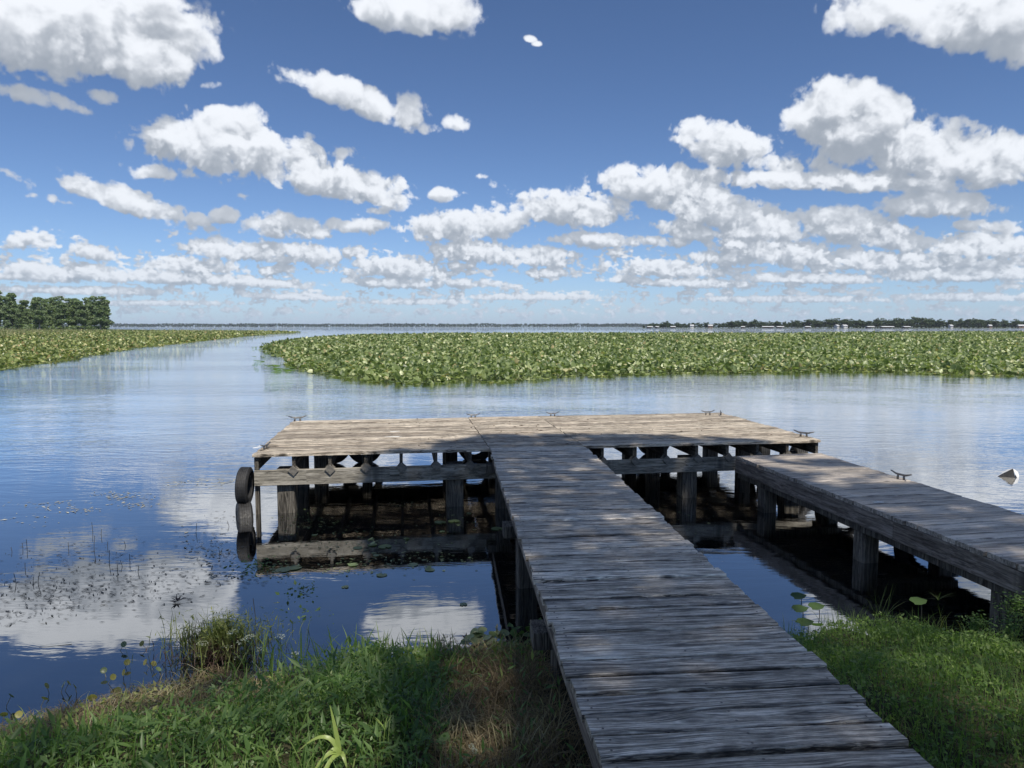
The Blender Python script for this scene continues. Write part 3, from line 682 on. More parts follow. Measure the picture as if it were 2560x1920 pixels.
# nail heads
nl = Bits(); ang = np.arange(6) * pi / 3
def nailhead(x, y, z, r=.0058): return [(x + r * cos(a), y + r * sin(a), z) for a in ang]
for o in list(dock.children):
    if not o.name.startswith('plank'): continue
    bb = [v.co.x for v in o.data.vertices]; L_ = max(bb) - min(bb); M4 = Matrix.Translation(o.location) @ Euler(o.rotation_euler).to_matrix().to_4x4()
    npair = 3 if L_ < 2 else 8
    for i in range(npair):
        xx = -L_ / 2 + .05 + (L_ - .1) * i / (npair - 1)
        for yy in (-.035, .035):
            p = M4 @ Vector((xx + rg.uniform(-.008, .008), yy + rg.uniform(-.008, .008), .0045)); nl.add([nailhead(p.x, p.y, p.z)], [(0, 1, 2, 3, 4, 5)])
nl.build('nails', M['rust'], dock, kind='stuff')

# finger pier on the right, one step lower
FZ = .60
fa, fb, fc, fd = P(1840, 1140, FZ), P(2062, 1137, FZ), P(2560, 1414, FZ), P(2560, 1287, FZ)
print('finger', fa, fb, fc, fd)
fdir = ((fc - fa).normalized() + (fd - fb).normalized()).normalized(); FY = atan2(fdir.y, fdir.x) + pi / 2
FW = (fb - fa).dot(Vector((cos(FY), sin(FY), 0)))
pier = empty('finger_pier', (fa.x, fa.y, 0), FY, label='long low finger pier in leaf shade running from the platform to the right', cat='pier')
FL = 7.6; y = -.005
while y > -FL:
    w_ = PW + rg.uniform(-.003, .003); me = plank_mesh('plank', FW + rg.uniform(-.004, .012), w_, .04, rj, seg=6)
    place('plank', me, M['pier'], pier, FW / 2 + rg.uniform(-.01, .01), y - w_ / 2, FZ + rg.uniform(-.0035, .0035), (rg.uniform(-.012, .012), 0, rg.uniform(-.003, .003)))
    y -= w_ + GAP * rg.uniform(.3, 1.2)
pi_i = (Matrix.Translation((fa.x, fa.y, 0)) @ Matrix.Rotation(FY, 4, 'Z')).inverted()
for xx, s in ((.012, 1), (FW - .012, -1)):
    for y0, y1 in ((0, -3.02), (-3.026, -FL)):
        place('fascia_board', box_mesh('fascia_board', y0 - y1, .038, .17), M['fascia'], pier, xx, (y0 + y1) / 2, FZ - .044 - .085, (0, 0, pi / 2))
    place('stringer', box_mesh('stringer', FL, .05, .09), M['post'], pier, xx + .045 * s, -FL / 2, FZ - .044 - .17 - .03, (0, 0, pi / 2))
place('end_board', box_mesh('end_board', FW - .05, .038, .17), M['fascia'], pier, FW / 2, -.03, FZ - .129)
for yy in (-.55, -2.45, -4.1, -6.2):
    post(pier, .15, yy, FZ - .26, .17); post(pier, FW - .12, yy + .12, FZ - .26, .16)
    place('cross_beam', box_mesh('cross_beam', FW - .14, .14, .10), M['post'], pier, FW / 2, yy, FZ - .31)
for px, py, rz in ((2246, 1199, .55), (2100, 1139, .4)):
    q = pi_i @ P(px, py, FZ)
    if px == 2246: cleat(pier, FW - .07, q.y, FZ + .003, 1.75, 1.05)
q = pi_i @ P(2196, 1256, FZ); splat(pier, q, FZ, .07, .03, 9)
nl = Bits()
for o in list(pier.children):
    if o.name.startswith('plank'):
        for xx in (.04, FW / 2, FW - .04):
            for yy in (-.035, .035):
                nl.add([nailhead(xx + rg.uniform(-.008, .008), o.location.y + yy + rg.uniform(-.008, .008), o.location.z + .005)], [(0, 1, 2, 3, 4, 5)])
nl.build('nails', M['rust'], pier, kind='stuff')

# ------------------------------------------------------------------ tyres hung as fenders
def tyre_mesh(rad=.31, wid=.19, rim=.185):
    prof = [(rim, -wid * .36), (rim + .01, -wid * .44), ((rim + rad) / 2, -wid * .52), (rad - .03, -wid * .48), (rad - .006, -wid * .40)]
    tread = []
    for i in range(5):
        a = -wid * .38 + i * wid * .152 + .0
        tread += [(rad, a), (rad, a + wid * .11), (rad - .009, a + wid * .115), (rad - .009, a + wid * .147)]
    prof = prof + tread[:-2] + [(rad - .006, wid * .40), (rad - .03, wid * .48), ((rim + rad) / 2, wid * .52), (rim + .01, wid * .44), (rim, wid * .36), (rim + .02, wid * .34), ((rim + rad) / 2, wid * .40), (rad - .03, 0), ((rim + rad) / 2, -wid * .40), (rim + .02, -wid * .34)]
    n_ = 36; m_ = len(prof); V = []; Fc = []
    for i in range(n_):
        a = 2 * pi * i / n_
        V += [(r_ * cos(a), x_, r_ * sin(a)) for r_, x_ in prof]
    for i in range(n_):
        for j in range(m_): Fc.append((i * m_ + j, i * m_ + (j + 1) % m_, ((i + 1) % n_) * m_ + (j + 1) % m_, ((i + 1) % n_) * m_ + j))
    return mesh('tyre', V, Fc, False)
TY = tyre_mesh()
def tyre(p, yaw, tilt=0.0, s=1.0, label='', roll=0.0):
    o = link('tyre', TY, M['rubber'], None, p, (tilt, roll, yaw), label=label, cat='tyre', group='old tyres hung as fenders on the docks'); o.scale = (s, s, s)
    top = p.z + .19 * s; V = []; hgt = ((FZ - .12 if 'finger' in label and 'corner' not in label else DZ - .05) - top) / s
    for k_ in range(6):
        for a in range(5): V.append((.010 * cos(a * 1.2566) + .012 * sin(k_ * 2.1), .010 * sin(a * 1.2566), .19 + hgt * k_ / 5))
    if hgt > .1 and 'left end of the dock' not in label: link('rope', mesh('rope', V, [(i * 5 + a, i * 5 + (a + 1) % 5, i * 5 + 5 + (a + 1) % 5, i * 5 + 5 + a) for i in range(5) for a in range(5)]), M['rope'], o)
    return o
dm = Matrix.Translation((A_.x, A_.y, 0)) @ Matrix.Rotation(YAW, 4, 'Z'); fm = Matrix.Translation((fa.x, fa.y, 0)) @ Matrix.Rotation(FY, 4, 'Z')
def dpt(x, y, z): return dm @ Vector((x, y, z))
def fpt(x, y, z): return fm @ Vector((x, y, z))
tyre(dpt(-.12, .06, .36), pi / 2 + .12, .04, .74, 'old black tyre hanging upright on the left end of the dock')
tyre(dpt(-.12, -.02, -.10), pi / 2 + .42, .0, .92, 'smaller black tyre half sunk below the one hanging at the left end of the dock', roll=0)
tyre(dpt(.62, PLY + .10, .30), YAW + .1, 0, .95, 'tyre on the far side of the platform nearest its left end')
tyre(dpt(1.15, PLY + .12, .28), YAW - .1, 0, .95, 'second tyre from the left on the far side of the platform')
tyre(dpt(3.02, PLY + .12, .26), YAW + .06, 0, 1, 'tyre behind the middle of the platform seen below the beam left of the walkway')
tyre(dpt(3.98, PLY - .32, .40), YAW + .4, 0, 1.05, 'tyre hanging high behind the beam just left of the walkway')
tyre(dpt(5.0, PLY + .11, .30), YAW, 0, 1, 'tyre behind the platform just right of the walkway')
tyre(dpt(6.25, PLY + .11, .28), YAW + .1, 0, 1, 'tyre on the far side of the platform near its right end')
tyre(dpt(PLX + .10, PLY * .62, .30), YAW + pi / 2, 0, 1, 'tyre hanging on the right end of the platform farther out')
tyre(dpt(PLX + .10, PLY * .22, .27), YAW + pi / 2 - .3, 0, .95, 'brownish lit tyre under the corner where finger pier meets platform')
def tpx(px, z):
    o = Vector((0, 0, CAMZ)); d = ray(px, 1200); a = fpt(FW + .13, 0, 0); ax = (fpt(FW + .13, -1, 0) - a)
    t = ((a.x) * ax.y - (a.y) * ax.x) / (d.x * ax.y - d.y * ax.x); return Vector((d.x * t, d.y * t, z))
tyre(tpx(1985, .20), FY + pi / 2 + .35, 0, .95, 'first tyre along the outer side of the finger pier behind its second post')
tyre(tpx(2105, .16), FY + pi / 2 + .5, 0, 1.05, 'large tyre low at the water behind the middle of the finger pier')
tyre(tpx(2330, .17), FY + pi / 2 + .5, 0, 1.1, 'large tyre on the outer side of the finger pier between its two nearest posts')

# ------------------------------------------------------------------ white float
fp = P(2522, 1192, 0)
V = [(-.19, .03, -.03), (.06, -.11, -.06), (.17, .04, -.03), (.02, .17, -.05), (.05, .0, .155), (.15, -.03, .055)]
flo = empty('mooring_float', (fp.x, fp.y, 0), 0.1, label='white pyramid shaped float with dark flank drifting right of the finger pier', cat='float')
flo.scale = (.85, .85, .85)
link('shell', mesh('float_shell', [(-.215, .02, -.02), (.045, -.125, -.06), (.045, -.03, .150)] + [(-.215, .05, -.02), (.045, .12, -.06), (.055, .06, .12)], [(0, 1, 2), (3, 5, 4), (0, 2, 5, 3), (0, 3, 4, 1), (1, 4, 5, 2)]), M['black_plastic'], flo)
link('cap', mesh('float_cap', [(-.222, .028, .002), (.042, -.035, .158), (.046, .075, .128), (.15, -.03, .095), (.165, .04, .06), (.15, -.06, .02), (.16, .05, -.03), (.11, -.085, -.04), (.046, -.06, .10)], [(0, 1, 2), (1, 3, 4, 2), (1, 8, 3), (3, 5, 6, 4), (8, 7, 5, 3)]), M['foam'], flo)

#@@VEG
# ------------------------------------------------------------------ plants: vectorised pieces
def rotm(yaw, pitch, roll):
    cy, sy, cp, sp, cr, sr = np.cos(yaw), np.sin(yaw), np.cos(pitch), np.sin(pitch), np.cos(roll), np.sin(roll)
    z = np.zeros_like(cy)
    Rz = np.stack([cy, -sy, z, sy, cy, z, z, z, z + 1], -1).reshape(-1, 3, 3)
    Ry = np.stack([cp, z, -sp, z, z + 1, z, sp, z, cp], -1).reshape(-1, 3, 3)        # positive pitch lifts +x
    Rx = np.stack([z + 1, z, z, z, cr, -sr, z, sr, cr], -1).reshape(-1, 3, 3)
    return Rz @ Ry @ Rx
def inst(tpl, pos, yaw, pitch, roll, size):
    Rm = rotm(np.asarray(yaw, float), np.asarray(pitch, float), np.asarray(roll, float))
    t = np.asarray(tpl, float)[None] * np.asarray(size, float).reshape(len(pos), -1, 1 if np.ndim(size) == 1 else 3)
    return np.einsum('kij,kmj->kmi', Rm, t) + np.asarray(pos)[:, None, :]
HEART = [(0, 0, 0), (-.14, .26, .07), (.12, .44, .11), (.55, .38, .09), (1.0, 0, .01), (-.14, -.26, .07), (.12, -.44, .11), (.55, -.38, .09)]
HEART_F = [(0, 4, 3, 2, 1), (0, 5, 6, 7, 4)]
OVAL = [(0, 0, 0), (.35, .26, .05), (1, 0, 0), (.35, -.26, .05)]
OVAL_F = [(0, 2, 1), (0, 3, 2)]
LANCE = [(0, 0, 0), (.4, .12, .03), (1, 0, -.06), (.4, -.12, .03)]
QUAD = [(-.5, -.35, 0), (.45, -.5, .08), (.5, .4, 0), (-.4, .5, -.06)]
QUAD_F = [(0, 1, 2, 3)]
def discT(k=9, cup=.12):
    return [(0, 0, -cup)] + [(.5 * cos(2 * pi * i / k), .5 * sin(2 * pi * i / k), .03 * (i % 2)) for i in range(k)]
DISC = discT(); DISC_F = [(0, 1 + i, 1 + (i + 1) % 9) for i in range(9)]
PADT = [(.08, 0, 0)] + [(.5 * cos(a), .5 * sin(a), .012 * sin(3 * a)) for a in np.linspace(.22, 2 * pi - .22, 13)]
PAD_F = [tuple(range(14))]
def blades(B, pos, h, w_, az, lean, droop=.6):
    """curved blades: 3 segments; lean = how far the tip goes sideways, droop > 0 bends the tip over"""
    pos = np.asarray(pos); k = len(pos); h, w_, az, lean = [np.broadcast_to(np.asarray(a, float), (k,)) for a in (h, w_, az, lean)]
    dx_, dy_ = np.cos(az), np.sin(az); sx_, sy_ = -dy_, dx_
    V = []
    for t, ww in ((0, .75), (.38, 1), (.72, .75)):
        r = lean * t ** 1.7; z = h * (t - droop * .35 * t * t * np.minimum(lean / np.maximum(h, 1e-3), 1))
        for s in (-.5, .5): V.append(np.stack([pos[:, 0] + dx_ * r + sx_ * w_ * ww * s, pos[:, 1] + dy_ * r + sy_ * w_ * ww * s, pos[:, 2] + z + .15 * w_ * abs(s)], -1))
    r = lean; z = h * (1 - droop * .5 * np.minimum(lean / np.maximum(h, 1e-3), 1)); V.append(np.stack([pos[:, 0] + dx_ * r, pos[:, 1] + dy_ * r, pos[:, 2] + z], -1))
    B.add(np.stack(V, 1), [(0, 1, 3, 2), (2, 3, 5, 4), (4, 5, 6)])
def U(a, b, n): return RNG.uniform(a, b, n)
def Nn(a, b, n): return RNG.normal(a, b, n)
def fbm2(x, y, seed=0):
    r = np.random.default_rng(seed); v = 0
    for o in range(5):
        a, b, c_, d, e = r.uniform(0, 6.28, 5); f = 1.9 ** o
        v = v + (np.sin(x * f * 1.1 + a + 1.3 * np.sin(y * f * .7 + b)) * np.sin(y * f * 1.2 + c_ + 1.1 * np.sin(x * f * .8 + d))) / 1.6 ** o
    return v * .55
def inpoly(x, y, poly):
    c_ = np.zeros(len(x), bool); n_ = len(poly)
    for i in range(n_):
        x1, y1 = poly[i]; x2, y2 = poly[(i + 1) % n_]
        m_ = ((y1 > y) != (y2 > y)) & (x < (x2 - x1) * (y - y1) / (y2 - y1 + 1e-12) + x1); c_ ^= m_
    return c_

ORD = 'first second third fourth fifth sixth seventh eighth ninth tenth eleventh twelfth thirteenth fourteenth fifteenth sixteenth seventeenth eighteenth nineteenth twentieth twenty-first twenty-second twenty-third twenty-fourth twenty-fifth'.split()
# ------------------------------------------------------------------ lily beds
def bed_poly(pts): return [(P(x, y, 0).x, P(x, y, 0).y) for x, y in pts]
def dist_edge(x, y, poly):
    d = np.full(len(x), 1e9)
    for i in range(len(poly)):
        x1, y1 = poly[i]; x2, y2 = poly[(i + 1) % len(poly)]; L2 = (x2 - x1) ** 2 + (y2 - y1) ** 2 + 1e-9
        t = np.clip(((x - x1) * (x2 - x1) + (y - y1) * (y2 - y1)) / L2, 0, 1); d = np.minimum(d, np.hypot(x - x1 - t * (x2 - x1), y - y1 - t * (y2 - y1)))
    return d
def lily_bed(name, pts, matl, label, rho0, n_parts, d0=40, seed=1, dmax=400, cat='water plants', hmul=1.0):
    poly = bed_poly(pts); xs = np.array([p[0] for p in poly]); ys = np.array([p[1] for p in poly])
    rng = np.random.default_rng(seed)
    allp = []
    edges = np.geomspace(max(ys.min() - 1, 8), min(ys.max(), dmax), 26)
    for a, b in zip(edges[:-1], edges[1:]):
        m_ = (a + b) / 2; rho = rho0 * 2.0 * min(1, (d0 / m_) ** 1.45)
        xlo, xhi = max(xs.min(), -.86 * b - 2), min(xs.max(), .86 * b + 2)
        if xhi <= xlo: continue
        cnt = int(rho * (b - a) * (xhi - xlo)); x, y = rng.uniform(xlo, xhi, cnt), rng.uniform(a, b, cnt)
        wob = .035 * m_ ; xw, yw = x + wob * .35 * fbm2(x / wob, y / wob, 3), y + wob * .8 * fbm2(x * 1.3 / wob, y * 1.1 / wob, 4)
        k = inpoly(xw, yw, poly); allp.append(np.stack([x[k], y[k]], -1))
    p = np.concatenate(allp); x, y = p.T; n_ = len(x)
    de = dist_edge(x, y, poly) / np.maximum(y * .03, .8)
    inner = np.clip(de, 0, 1)
    big = np.clip((y / d0) ** .45, 1, 2.3)
    L_ = rng.uniform(.15, .28, n_) * big
    up = rng.random(n_) < (.25 + .62 * inner)                      # standing leaves; the rest float
    hh = np.where(up, (.05 + rng.uniform(0, .30, n_) * (.35 + .65 * inner)) * hmul * np.minimum(big, 1.7), .008)
    hh = hh * (1 + .35 * fbm2(x * .35, y * .35, 9))
    pitch = np.where(up, rng.normal(.35, .55, n_), rng.normal(.02, .04, n_)); roll = np.where(up, rng.normal(0, .45, n_), rng.normal(0, .04, n_)); yaw = rng.uniform(0, 2 * pi, n_)
    hh = np.maximum(hh, np.where(up, np.abs(np.sin(pitch)) * L_ * .55 * (pitch < 0) + .02, .008))
    size = np.stack([L_, L_ * rng.uniform(.85, 1.15, n_), L_ * rng.uniform(.5, 2.2, n_)], -1)
    pos = np.stack([x, y, hh], -1)
    root = empty(name, (float(xs.mean()), float(ys.mean()), 0), label=label, cat=cat)
    vis = np.abs(x / y) < .74
    app = np.where(vis, L_ / y, 0); order = np.argsort(-app); big_i = order[:n_parts]
    rest = np.ones(n_, bool); rest[big_i] = False
    variants = []
    for v in range(6):
        t = np.array(HEART); t[:, 1] *= rng.uniform(.85, 1.15); t[:, 2] *= rng.uniform(.4, 2.3); t[3] += (.02, .02, -.03); t[7] += (0, .02, .04 * rng.uniform(-1, 1))
        me = mesh('leaf', t, HEART_F); me.materials.append(matl); variants.append(me)
    ox, oy = root.location.x, root.location.y
    for i in big_i:
        o = bpy.data.objects.new('leaf', variants[i % 6]); COL.objects.link(o); o.parent = root
        Rm = Matrix(rotm(np.array([yaw[i]]), np.array([pitch[i]]), np.array([roll[i]]))[0].tolist()).to_4x4()
        o.matrix_basis = Matrix.Translation((x[i] - ox, y[i] - oy, hh[i])) @ Rm @ Matrix.Scale(float(L_[i]), 4)
    B = Bits(); B.add(inst(np.array(HEART), pos[rest], yaw[rest], pitch[rest], roll[rest], size[rest]), HEART_F)
    o = B.build('leaves', matl, root, kind='stuff'); o.location = (-ox, -oy, 0)
    S = Bits(); k = up & (y < max(75, d0 * 1.6)); q = pos[k]; hq = q[:, 2]; base = q.copy(); base[:, 2] = -.02
    w_ = .010 * np.maximum(1, q[:, 1] / 45); off = rng.normal(0, .05, (len(q), 2)); bx = base.copy(); bx[:, :2] += off
    S.add(np.stack([bx + np.stack([-w_, 0 * w_, 0 * w_], -1), bx + np.stack([w_, 0 * w_, 0 * w_], -1), q + np.stack([w_ * .7, 0 * w_, 0 * w_], -1), q + np.stack([-w_ * .7, 0 * w_, 0 * w_], -1)], 1), [(0, 1, 2, 3)])
    if S.n: o = S.build('stems', M['lily_stem'], root, kind='stuff'); o.location = (-ox, -oy, 0)
    print(name, n_)
    return root
CENTRAL = [(655, 870), (668, 862), (700, 856), (760, 849), (860, 843), (1100, 838), (1700, 837), (2100, 839), (2400, 843), (2700, 849), (3600, 862), (3600, 990), (3000, 962), (2560, 943), (2400, 940), (2250, 932), (2100, 930), (1950, 934), (1800, 932), (1600, 938), (1400, 944), (1250, 958), (1150, 955), (1050, 963), (960, 958), (860, 950), (790, 935), (735, 925), (700, 915), (720, 900), (690, 893), (672, 880)]
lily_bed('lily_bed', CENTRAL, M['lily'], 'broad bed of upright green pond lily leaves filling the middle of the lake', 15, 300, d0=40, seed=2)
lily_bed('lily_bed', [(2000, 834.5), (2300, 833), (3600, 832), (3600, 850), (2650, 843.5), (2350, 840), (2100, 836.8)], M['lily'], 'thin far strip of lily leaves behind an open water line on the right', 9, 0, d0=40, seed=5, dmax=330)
LEFTB = [(-2600, 1500), (-1200, 1180), (-500, 1010), (0, 925), (90, 912), (180, 900), (330, 873), (480, 856), (600, 843), (680, 835.5), (760, 831.5), (600, 829.5), (300, 828.5), (0, 828), (-500, 828), (-1500, 830), (-3000, 835)]
lily_bed('lily_bed', LEFTB, M['lily_left'], 'yellowish green lily bed along the left bank in front of the reeds', 13, 160, d0=48, seed=8)
# loose pads off the tip of the big bed
for i, (px, py, s) in enumerate(((648, 903, .55), (657, 894, .5), (690, 918, .6), (702, 924, .55), (664, 886, .45), (640, 869, .4), (668, 858, .4), (712, 928, .6))):
    p = P(px, py, 0); k = 5 if i in (2, 3, 7) else 3
    t = empty('lily_plant', tuple(p), label='few dark lily leaves floating loose off the left tip of the big bed', cat='water plant', group='loose lily plants at the tip of the big bed')
    if i == 3: t['label'] = 'loose lily leaves floating lowest of those left of the bed tip'
    else: t['label'] = ORD[i] + ' little group of loose lily leaves along the left tip of the big bed'
    for j in range(k):
        me = mesh('leaf', np.array(HEART) * s * random.uniform(.6, .85), HEART_F)
        link('leaf', me, M['broad'], t, (random.uniform(-.5, .5) * (j > 0), random.uniform(-1, 1) * (j > 0), .012 + .05 * (j % 2)), (random.gauss(0, .1), random.gauss(-.08, .1), random.uniform(0, 6.28)))

# reeds behind the left bed
RB = Bits(); N_ = 15000
D = RNG.uniform(0, 1, N_) ** .8 * 260 + 115; px = RNG.uniform(-500, 520, N_)
keep = (D > 115 + np.clip(px, 0, 520) * .42 + RNG.normal(0, 12, N_)) & (RNG.random(N_) < np.clip(1.2 - np.clip(px - 250, 0, 999) / 250, .06, 1))
D, px = D[keep], px[keep]; k = len(D)
pos = np.stack([(px - CX) / F * D, D, np.zeros(k)], -1)
hgt = RNG.uniform(.6, 1.5, k) * (1 + .25 * fbm2(pos[:, 0] * .06, pos[:, 1] * .04, 5)) * np.clip(1.25 - np.clip(px, 0, 500) / 700, .5, 1.3)
blades(RB, pos, hgt, RNG.uniform(.03, .09, k), U(0, 6.28, k), hgt * RNG.uniform(.05, .35, k), .4)
RB.build('reeds', M['reed'], label='pale green and tan reeds standing behind the left lily bed', cat='reeds', kind='stuff')
# thin reed tufts at the end of the left bed
RB = Bits(); k = 700; px = np.concatenate([RNG.normal(530, 30, 300), RNG.normal(330, 60, 250), RNG.normal(620, 25, 150)]); D = RNG.uniform(200, 270, k)
pos = np.stack([(px - CX) / F * D, D, np.zeros(k)], -1); blades(RB, pos, U(.5, 1.3, k), U(.03, .06, k), U(0, 6.28, k), U(.05, .3, k), .4)
RB.build('reed_tufts', M['reed'], label='sparse tan reed tufts sticking up along the thin end of the left bed', cat='reeds', kind='stuff')

# ------------------------------------------------------------------ trees
def trunk_mesh(name, h, r0, r1, limbs, seed, n_=7):
    r = random.Random(seed); V = []; Fc = []
    def tube(pts, rads):
        n0 = len(V)
        for i, p in enumerate(pts):
            p = Vector(p); d = (Vector(pts[min(i + 1, len(pts) - 1)]) - Vector(pts[max(i - 1, 0)])).normalized(); a = d.cross(Vector((.01, 1, 0))).normalized(); b = d.cross(a)
            for k in range(n_): V.append(tuple(p + (a * cos(2 * pi * k / n_) + b * sin(2 * pi * k / n_)) * rads[i]))
        for i in range(len(pts) - 1):
            for k in range(n_): Fc.append((n0 + i * n_ + k, n0 + (i + 1) * n_ + k, n0 + (i + 1) * n_ + (k + 1) % n_, n0 + i * n_ + (k + 1) % n_))
    pts = [(r.uniform(-.03, .03) * h * (t > 0), r.uniform(-.03, .03) * h * (t > 0), h * t) for t in (0, .06, .3, .6, .95)]
    tube(pts, [r0 * 1.5, r0, r0 * .8, r0 * .55, r1])
    for (bx, by, bz), z0 in limbs:
        t = z0 / h; tube([(0, 0, z0), (bx * .5, by * .5, z0 + (bz - z0) * .55), (bx, by, bz)], [r0 * .45 * (1 - t * .5), r0 * .25, r0 * .08])
    return mesh(name, V, Fc, True)
def crown_mesh(name, clumps, per, size, seed, flat=.35):
    r = np.random.default_rng(seed); B = Bits()
    for cx_, cy_, cz_, rx, ry, rz in clumps:
        k = per; u = r.normal(0, 1, (k, 3)); u /= np.linalg.norm(u, axis=1)[:, None]; rad = r.uniform(.55, 1.08, k) ** .7
        p = u * rad[:, None] * (rx, ry, rz) + (cx_, cy_, cz_)
        B.add(inst(np.array(QUAD), p, r.uniform(0, 6.28, k), r.normal(0, flat, k), r.normal(0, flat, k), r.uniform(.5, 1.3, k) * size), QUAD_F)
    V = np.concatenate(B.V); loops = np.concatenate([l.ravel() for _, l in B.L]); sizes = np.concatenate([np.full(len(l), c) for c, l in B.L])
    return npmesh(name, V, loops, sizes)
cyp = []
for v in range(5):
    r = random.Random(50 + v); h = 18; cl = []; limbs = []
    nlev = 11
    for i in range(nlev):
        z = h * (.26 + .74 * i / (nlev - 1)) - .6; sp = 3.1 * (1 - .35 * i / nlev) * r.uniform(.7, 1.15)
        for j in range(2 if i < nlev - 2 else 1):
            a = r.uniform(0, 6.28); q = r.uniform(.2, .75) * sp; c_ = (q * cos(a), q * sin(a), z + r.uniform(-.7, .7), r.uniform(1.7, 2.7), r.uniform(1.6, 2.6), r.uniform(.8, 1.3)); cl.append(c_)
            if j == 0: limbs.append(((c_[0], c_[1], c_[2]), z - 1.2))
    cyp.append((crown_mesh('crown', cl, 170, .72, v, .8), trunk_mesh('trunk', h * .96, .42, .10, limbs, v)))
def tree(kind, pair, x, y, z, s, rz, leafm, barkm, label, cat, group=None, sz=None):
    t = empty(kind, (x, y, z), rz, label=label, cat=cat, group=group); t.scale = (s, s, sz or s)
    link('crown', pair[0], leafm, t); link('trunk', pair[1], barkm, t); return t
r = random.Random(77)
CYPRESS = [(4, 728, 0), (38, 731, 0), (62, 748, 1), (-28, 742, 0), (-60, 735, 0), (88, 757, 1), (103, 742, 0), (122, 744, 1), (140, 747, 0), (158, 745, 0), (176, 748, 1), (193, 745, 0), (208, 749, 0), (224, 747, 1), (240, 745, 0), (256, 743, 0), (270, 748, 0), (75, 770, 0), (50, 775, 0), (20, 768, 0), (-90, 740, 0), (-125, 744, 0), (-165, 738, 0), (112, 775, 1), (150, 782, 1)]
for i, (px, ytop, back) in enumerate(CYPRESS):
    Dd = 388 + r.uniform(-10, 10) + back * 22; hh = (816 - ytop) * Dd / F + CAMZ; s = hh / 18.6
    g = 'cypresses of the left shore stand'; rank = sorted([c for c in CYPRESS if c[0] > -20], key=lambda c: -c[0])
    lab = 'dark cypress beyond the left end of the visible stand on the left shore' if px <= -20 else ORD[rank.index((px, ytop, back))] + ' cypress from the right end of the stand on the left shore'
    if px == 270: lab = 'last cypress at the right end of the stand on the left shore'
    if px == 38: lab = 'tallest cypress with its top above the rest of the left stand'
    tree('cypress_tree', cyp[i % 5], (px - CX) / F * Dd, Dd, .25, s, r.uniform(0, 6.28), M['cypress'], M['bark'], lab, 'tree', g, sz=s)
# land behind the reeds
def land(name, pts, z, mtl):
    n_ = len(pts); cx_ = sum(p[0] for p in pts) / n_; cy_ = sum(p[1] for p in pts) / n_
    V = [(p[0], p[1], -.3) for p in pts] + [(cx_ + (p[0] - cx_) * .985, cy_ + (p[1] - cy_) * .985, z) for p in pts] + [(cx_, cy_, z * 1.1)]
    Fc = [(i, (i + 1) % n_, n_ + (i + 1) % n_, n_ + i) for i in range(n_)] + [(n_ + i, n_ + (i + 1) % n_, 2 * n_) for i in range(n_)]
    return link(name, mesh(name, V, Fc), mtl, kind='structure')
land('shore', [(-640, 360), (-440, 372), (-300, 376), (-222, 378), (-218, 400), (-225, 440), (-350, 600), (-800, 800), (-1600, 700), (-1400, 380)], .3, M['land'])

B = Bits(); rr = np.random.default_rng(14); k = 5200; px = rr.uniform(-260, 276, k); Dd = rr.uniform(378, 400, k); hz_ = 2.6 + 1.2 * fbm2(px * .08, px * .02, 3)
B.add(inst(np.array(QUAD), np.stack([(px - CX) / F * Dd, Dd, .2 + np.maximum(hz_, .6) * rr.uniform(0, 1, k) ** .8], -1), rr.uniform(0, 6.28, k), rr.normal(0, .5, k), rr.normal(0, .5, k), rr.uniform(.5, 1.1, k)), QUAD_F)
B.build('undergrowth', M['cypress'], label='shrubby undergrowth at the feet of the left cypresses', cat='undergrowth', kind='stuff')
oaks = []
for v in range(6):
    r = random.Random(90 + v); cl = []; limbs = []
    for i in range(15):
        a = r.uniform(0, 6.28); q = r.uniform(0, 1) ** .6 * 6.0; z = 4.2 + (1 - (q / 7.5) ** 2) * r.uniform(2.0, 9.5)
        cl.append((q * cos(a), q * sin(a), z, r.uniform(1.8, 3.4), r.uniform(1.8, 3.4), r.uniform(1.2, 2.2)))
        if i % 3 == 0: limbs.append(((cl[-1][0], cl[-1][1], z), 3.0))
    for i in range(6):                                            # low skirt of foliage
        a = i + r.uniform(-.4, .4); cl.append((5.0 * cos(a), 5.0 * sin(a), r.uniform(2.2, 4), 2.4, 2.4, 1.6))
    oaks.append((crown_mesh('crown', cl, 34, 1.5, 30 + v), trunk_mesh('trunk', 9, .55, .2, limbs, v, 6)))
r = random.Random(5)
TOPS = [(1610, 812), (1625, 806), (1650, 806), (1668, 802), (1690, 806), (1730, 804), (1755, 803), (1790, 805), (1830, 801), (1860, 799), (1885, 797), (1915, 801), (1960, 800), (1990, 799), (2030, 797), (2060, 796), (2080, 794), (2120, 796), (2150, 797), (2190, 794), (2215, 796), (2250, 794), (2290, 791), (2330, 796), (2380, 795), (2430, 793), (2480, 797), (2530, 797), (2560, 798), (2700, 796), (3100, 796)]
tx, ty = zip(*TOPS); px = 1606; i = 0
while px < 2760:
    for row in (0, 1):
        Dd = 900 + row * 28 + r.uniform(-9, 9); x_ = px + r.uniform(-5, 5) + row * 7
        top = np.interp(x_, tx, ty) + r.uniform(-1.5, 5.5) - row * .5
        hh = (817 - top) * Dd / F + 1.0; s = max(hh, 3.5) / 14.6
        tree('oak_tree', oaks[(i * 5 + row) % 6], (x_ - CX) / F * Dd, Dd, .3, s * r.uniform(.85, 1.1), r.uniform(0, 6.28), M['oak'], M['dark_bark'],
             'broad dark tree in the wooded line of the far right shore', 'tree', 'trees lining the far right shore', sz=s)
        i += 1
    px += r.uniform(9, 18) * (1 if px > 1700 else .8)
land('shore', [(150, 893), (240, 884), (420, 886), (700, 889), (1200, 892), (1500, 900), (1800, 1300), (900, 1500), (300, 1000), (160, 925)], .35, M['land'])
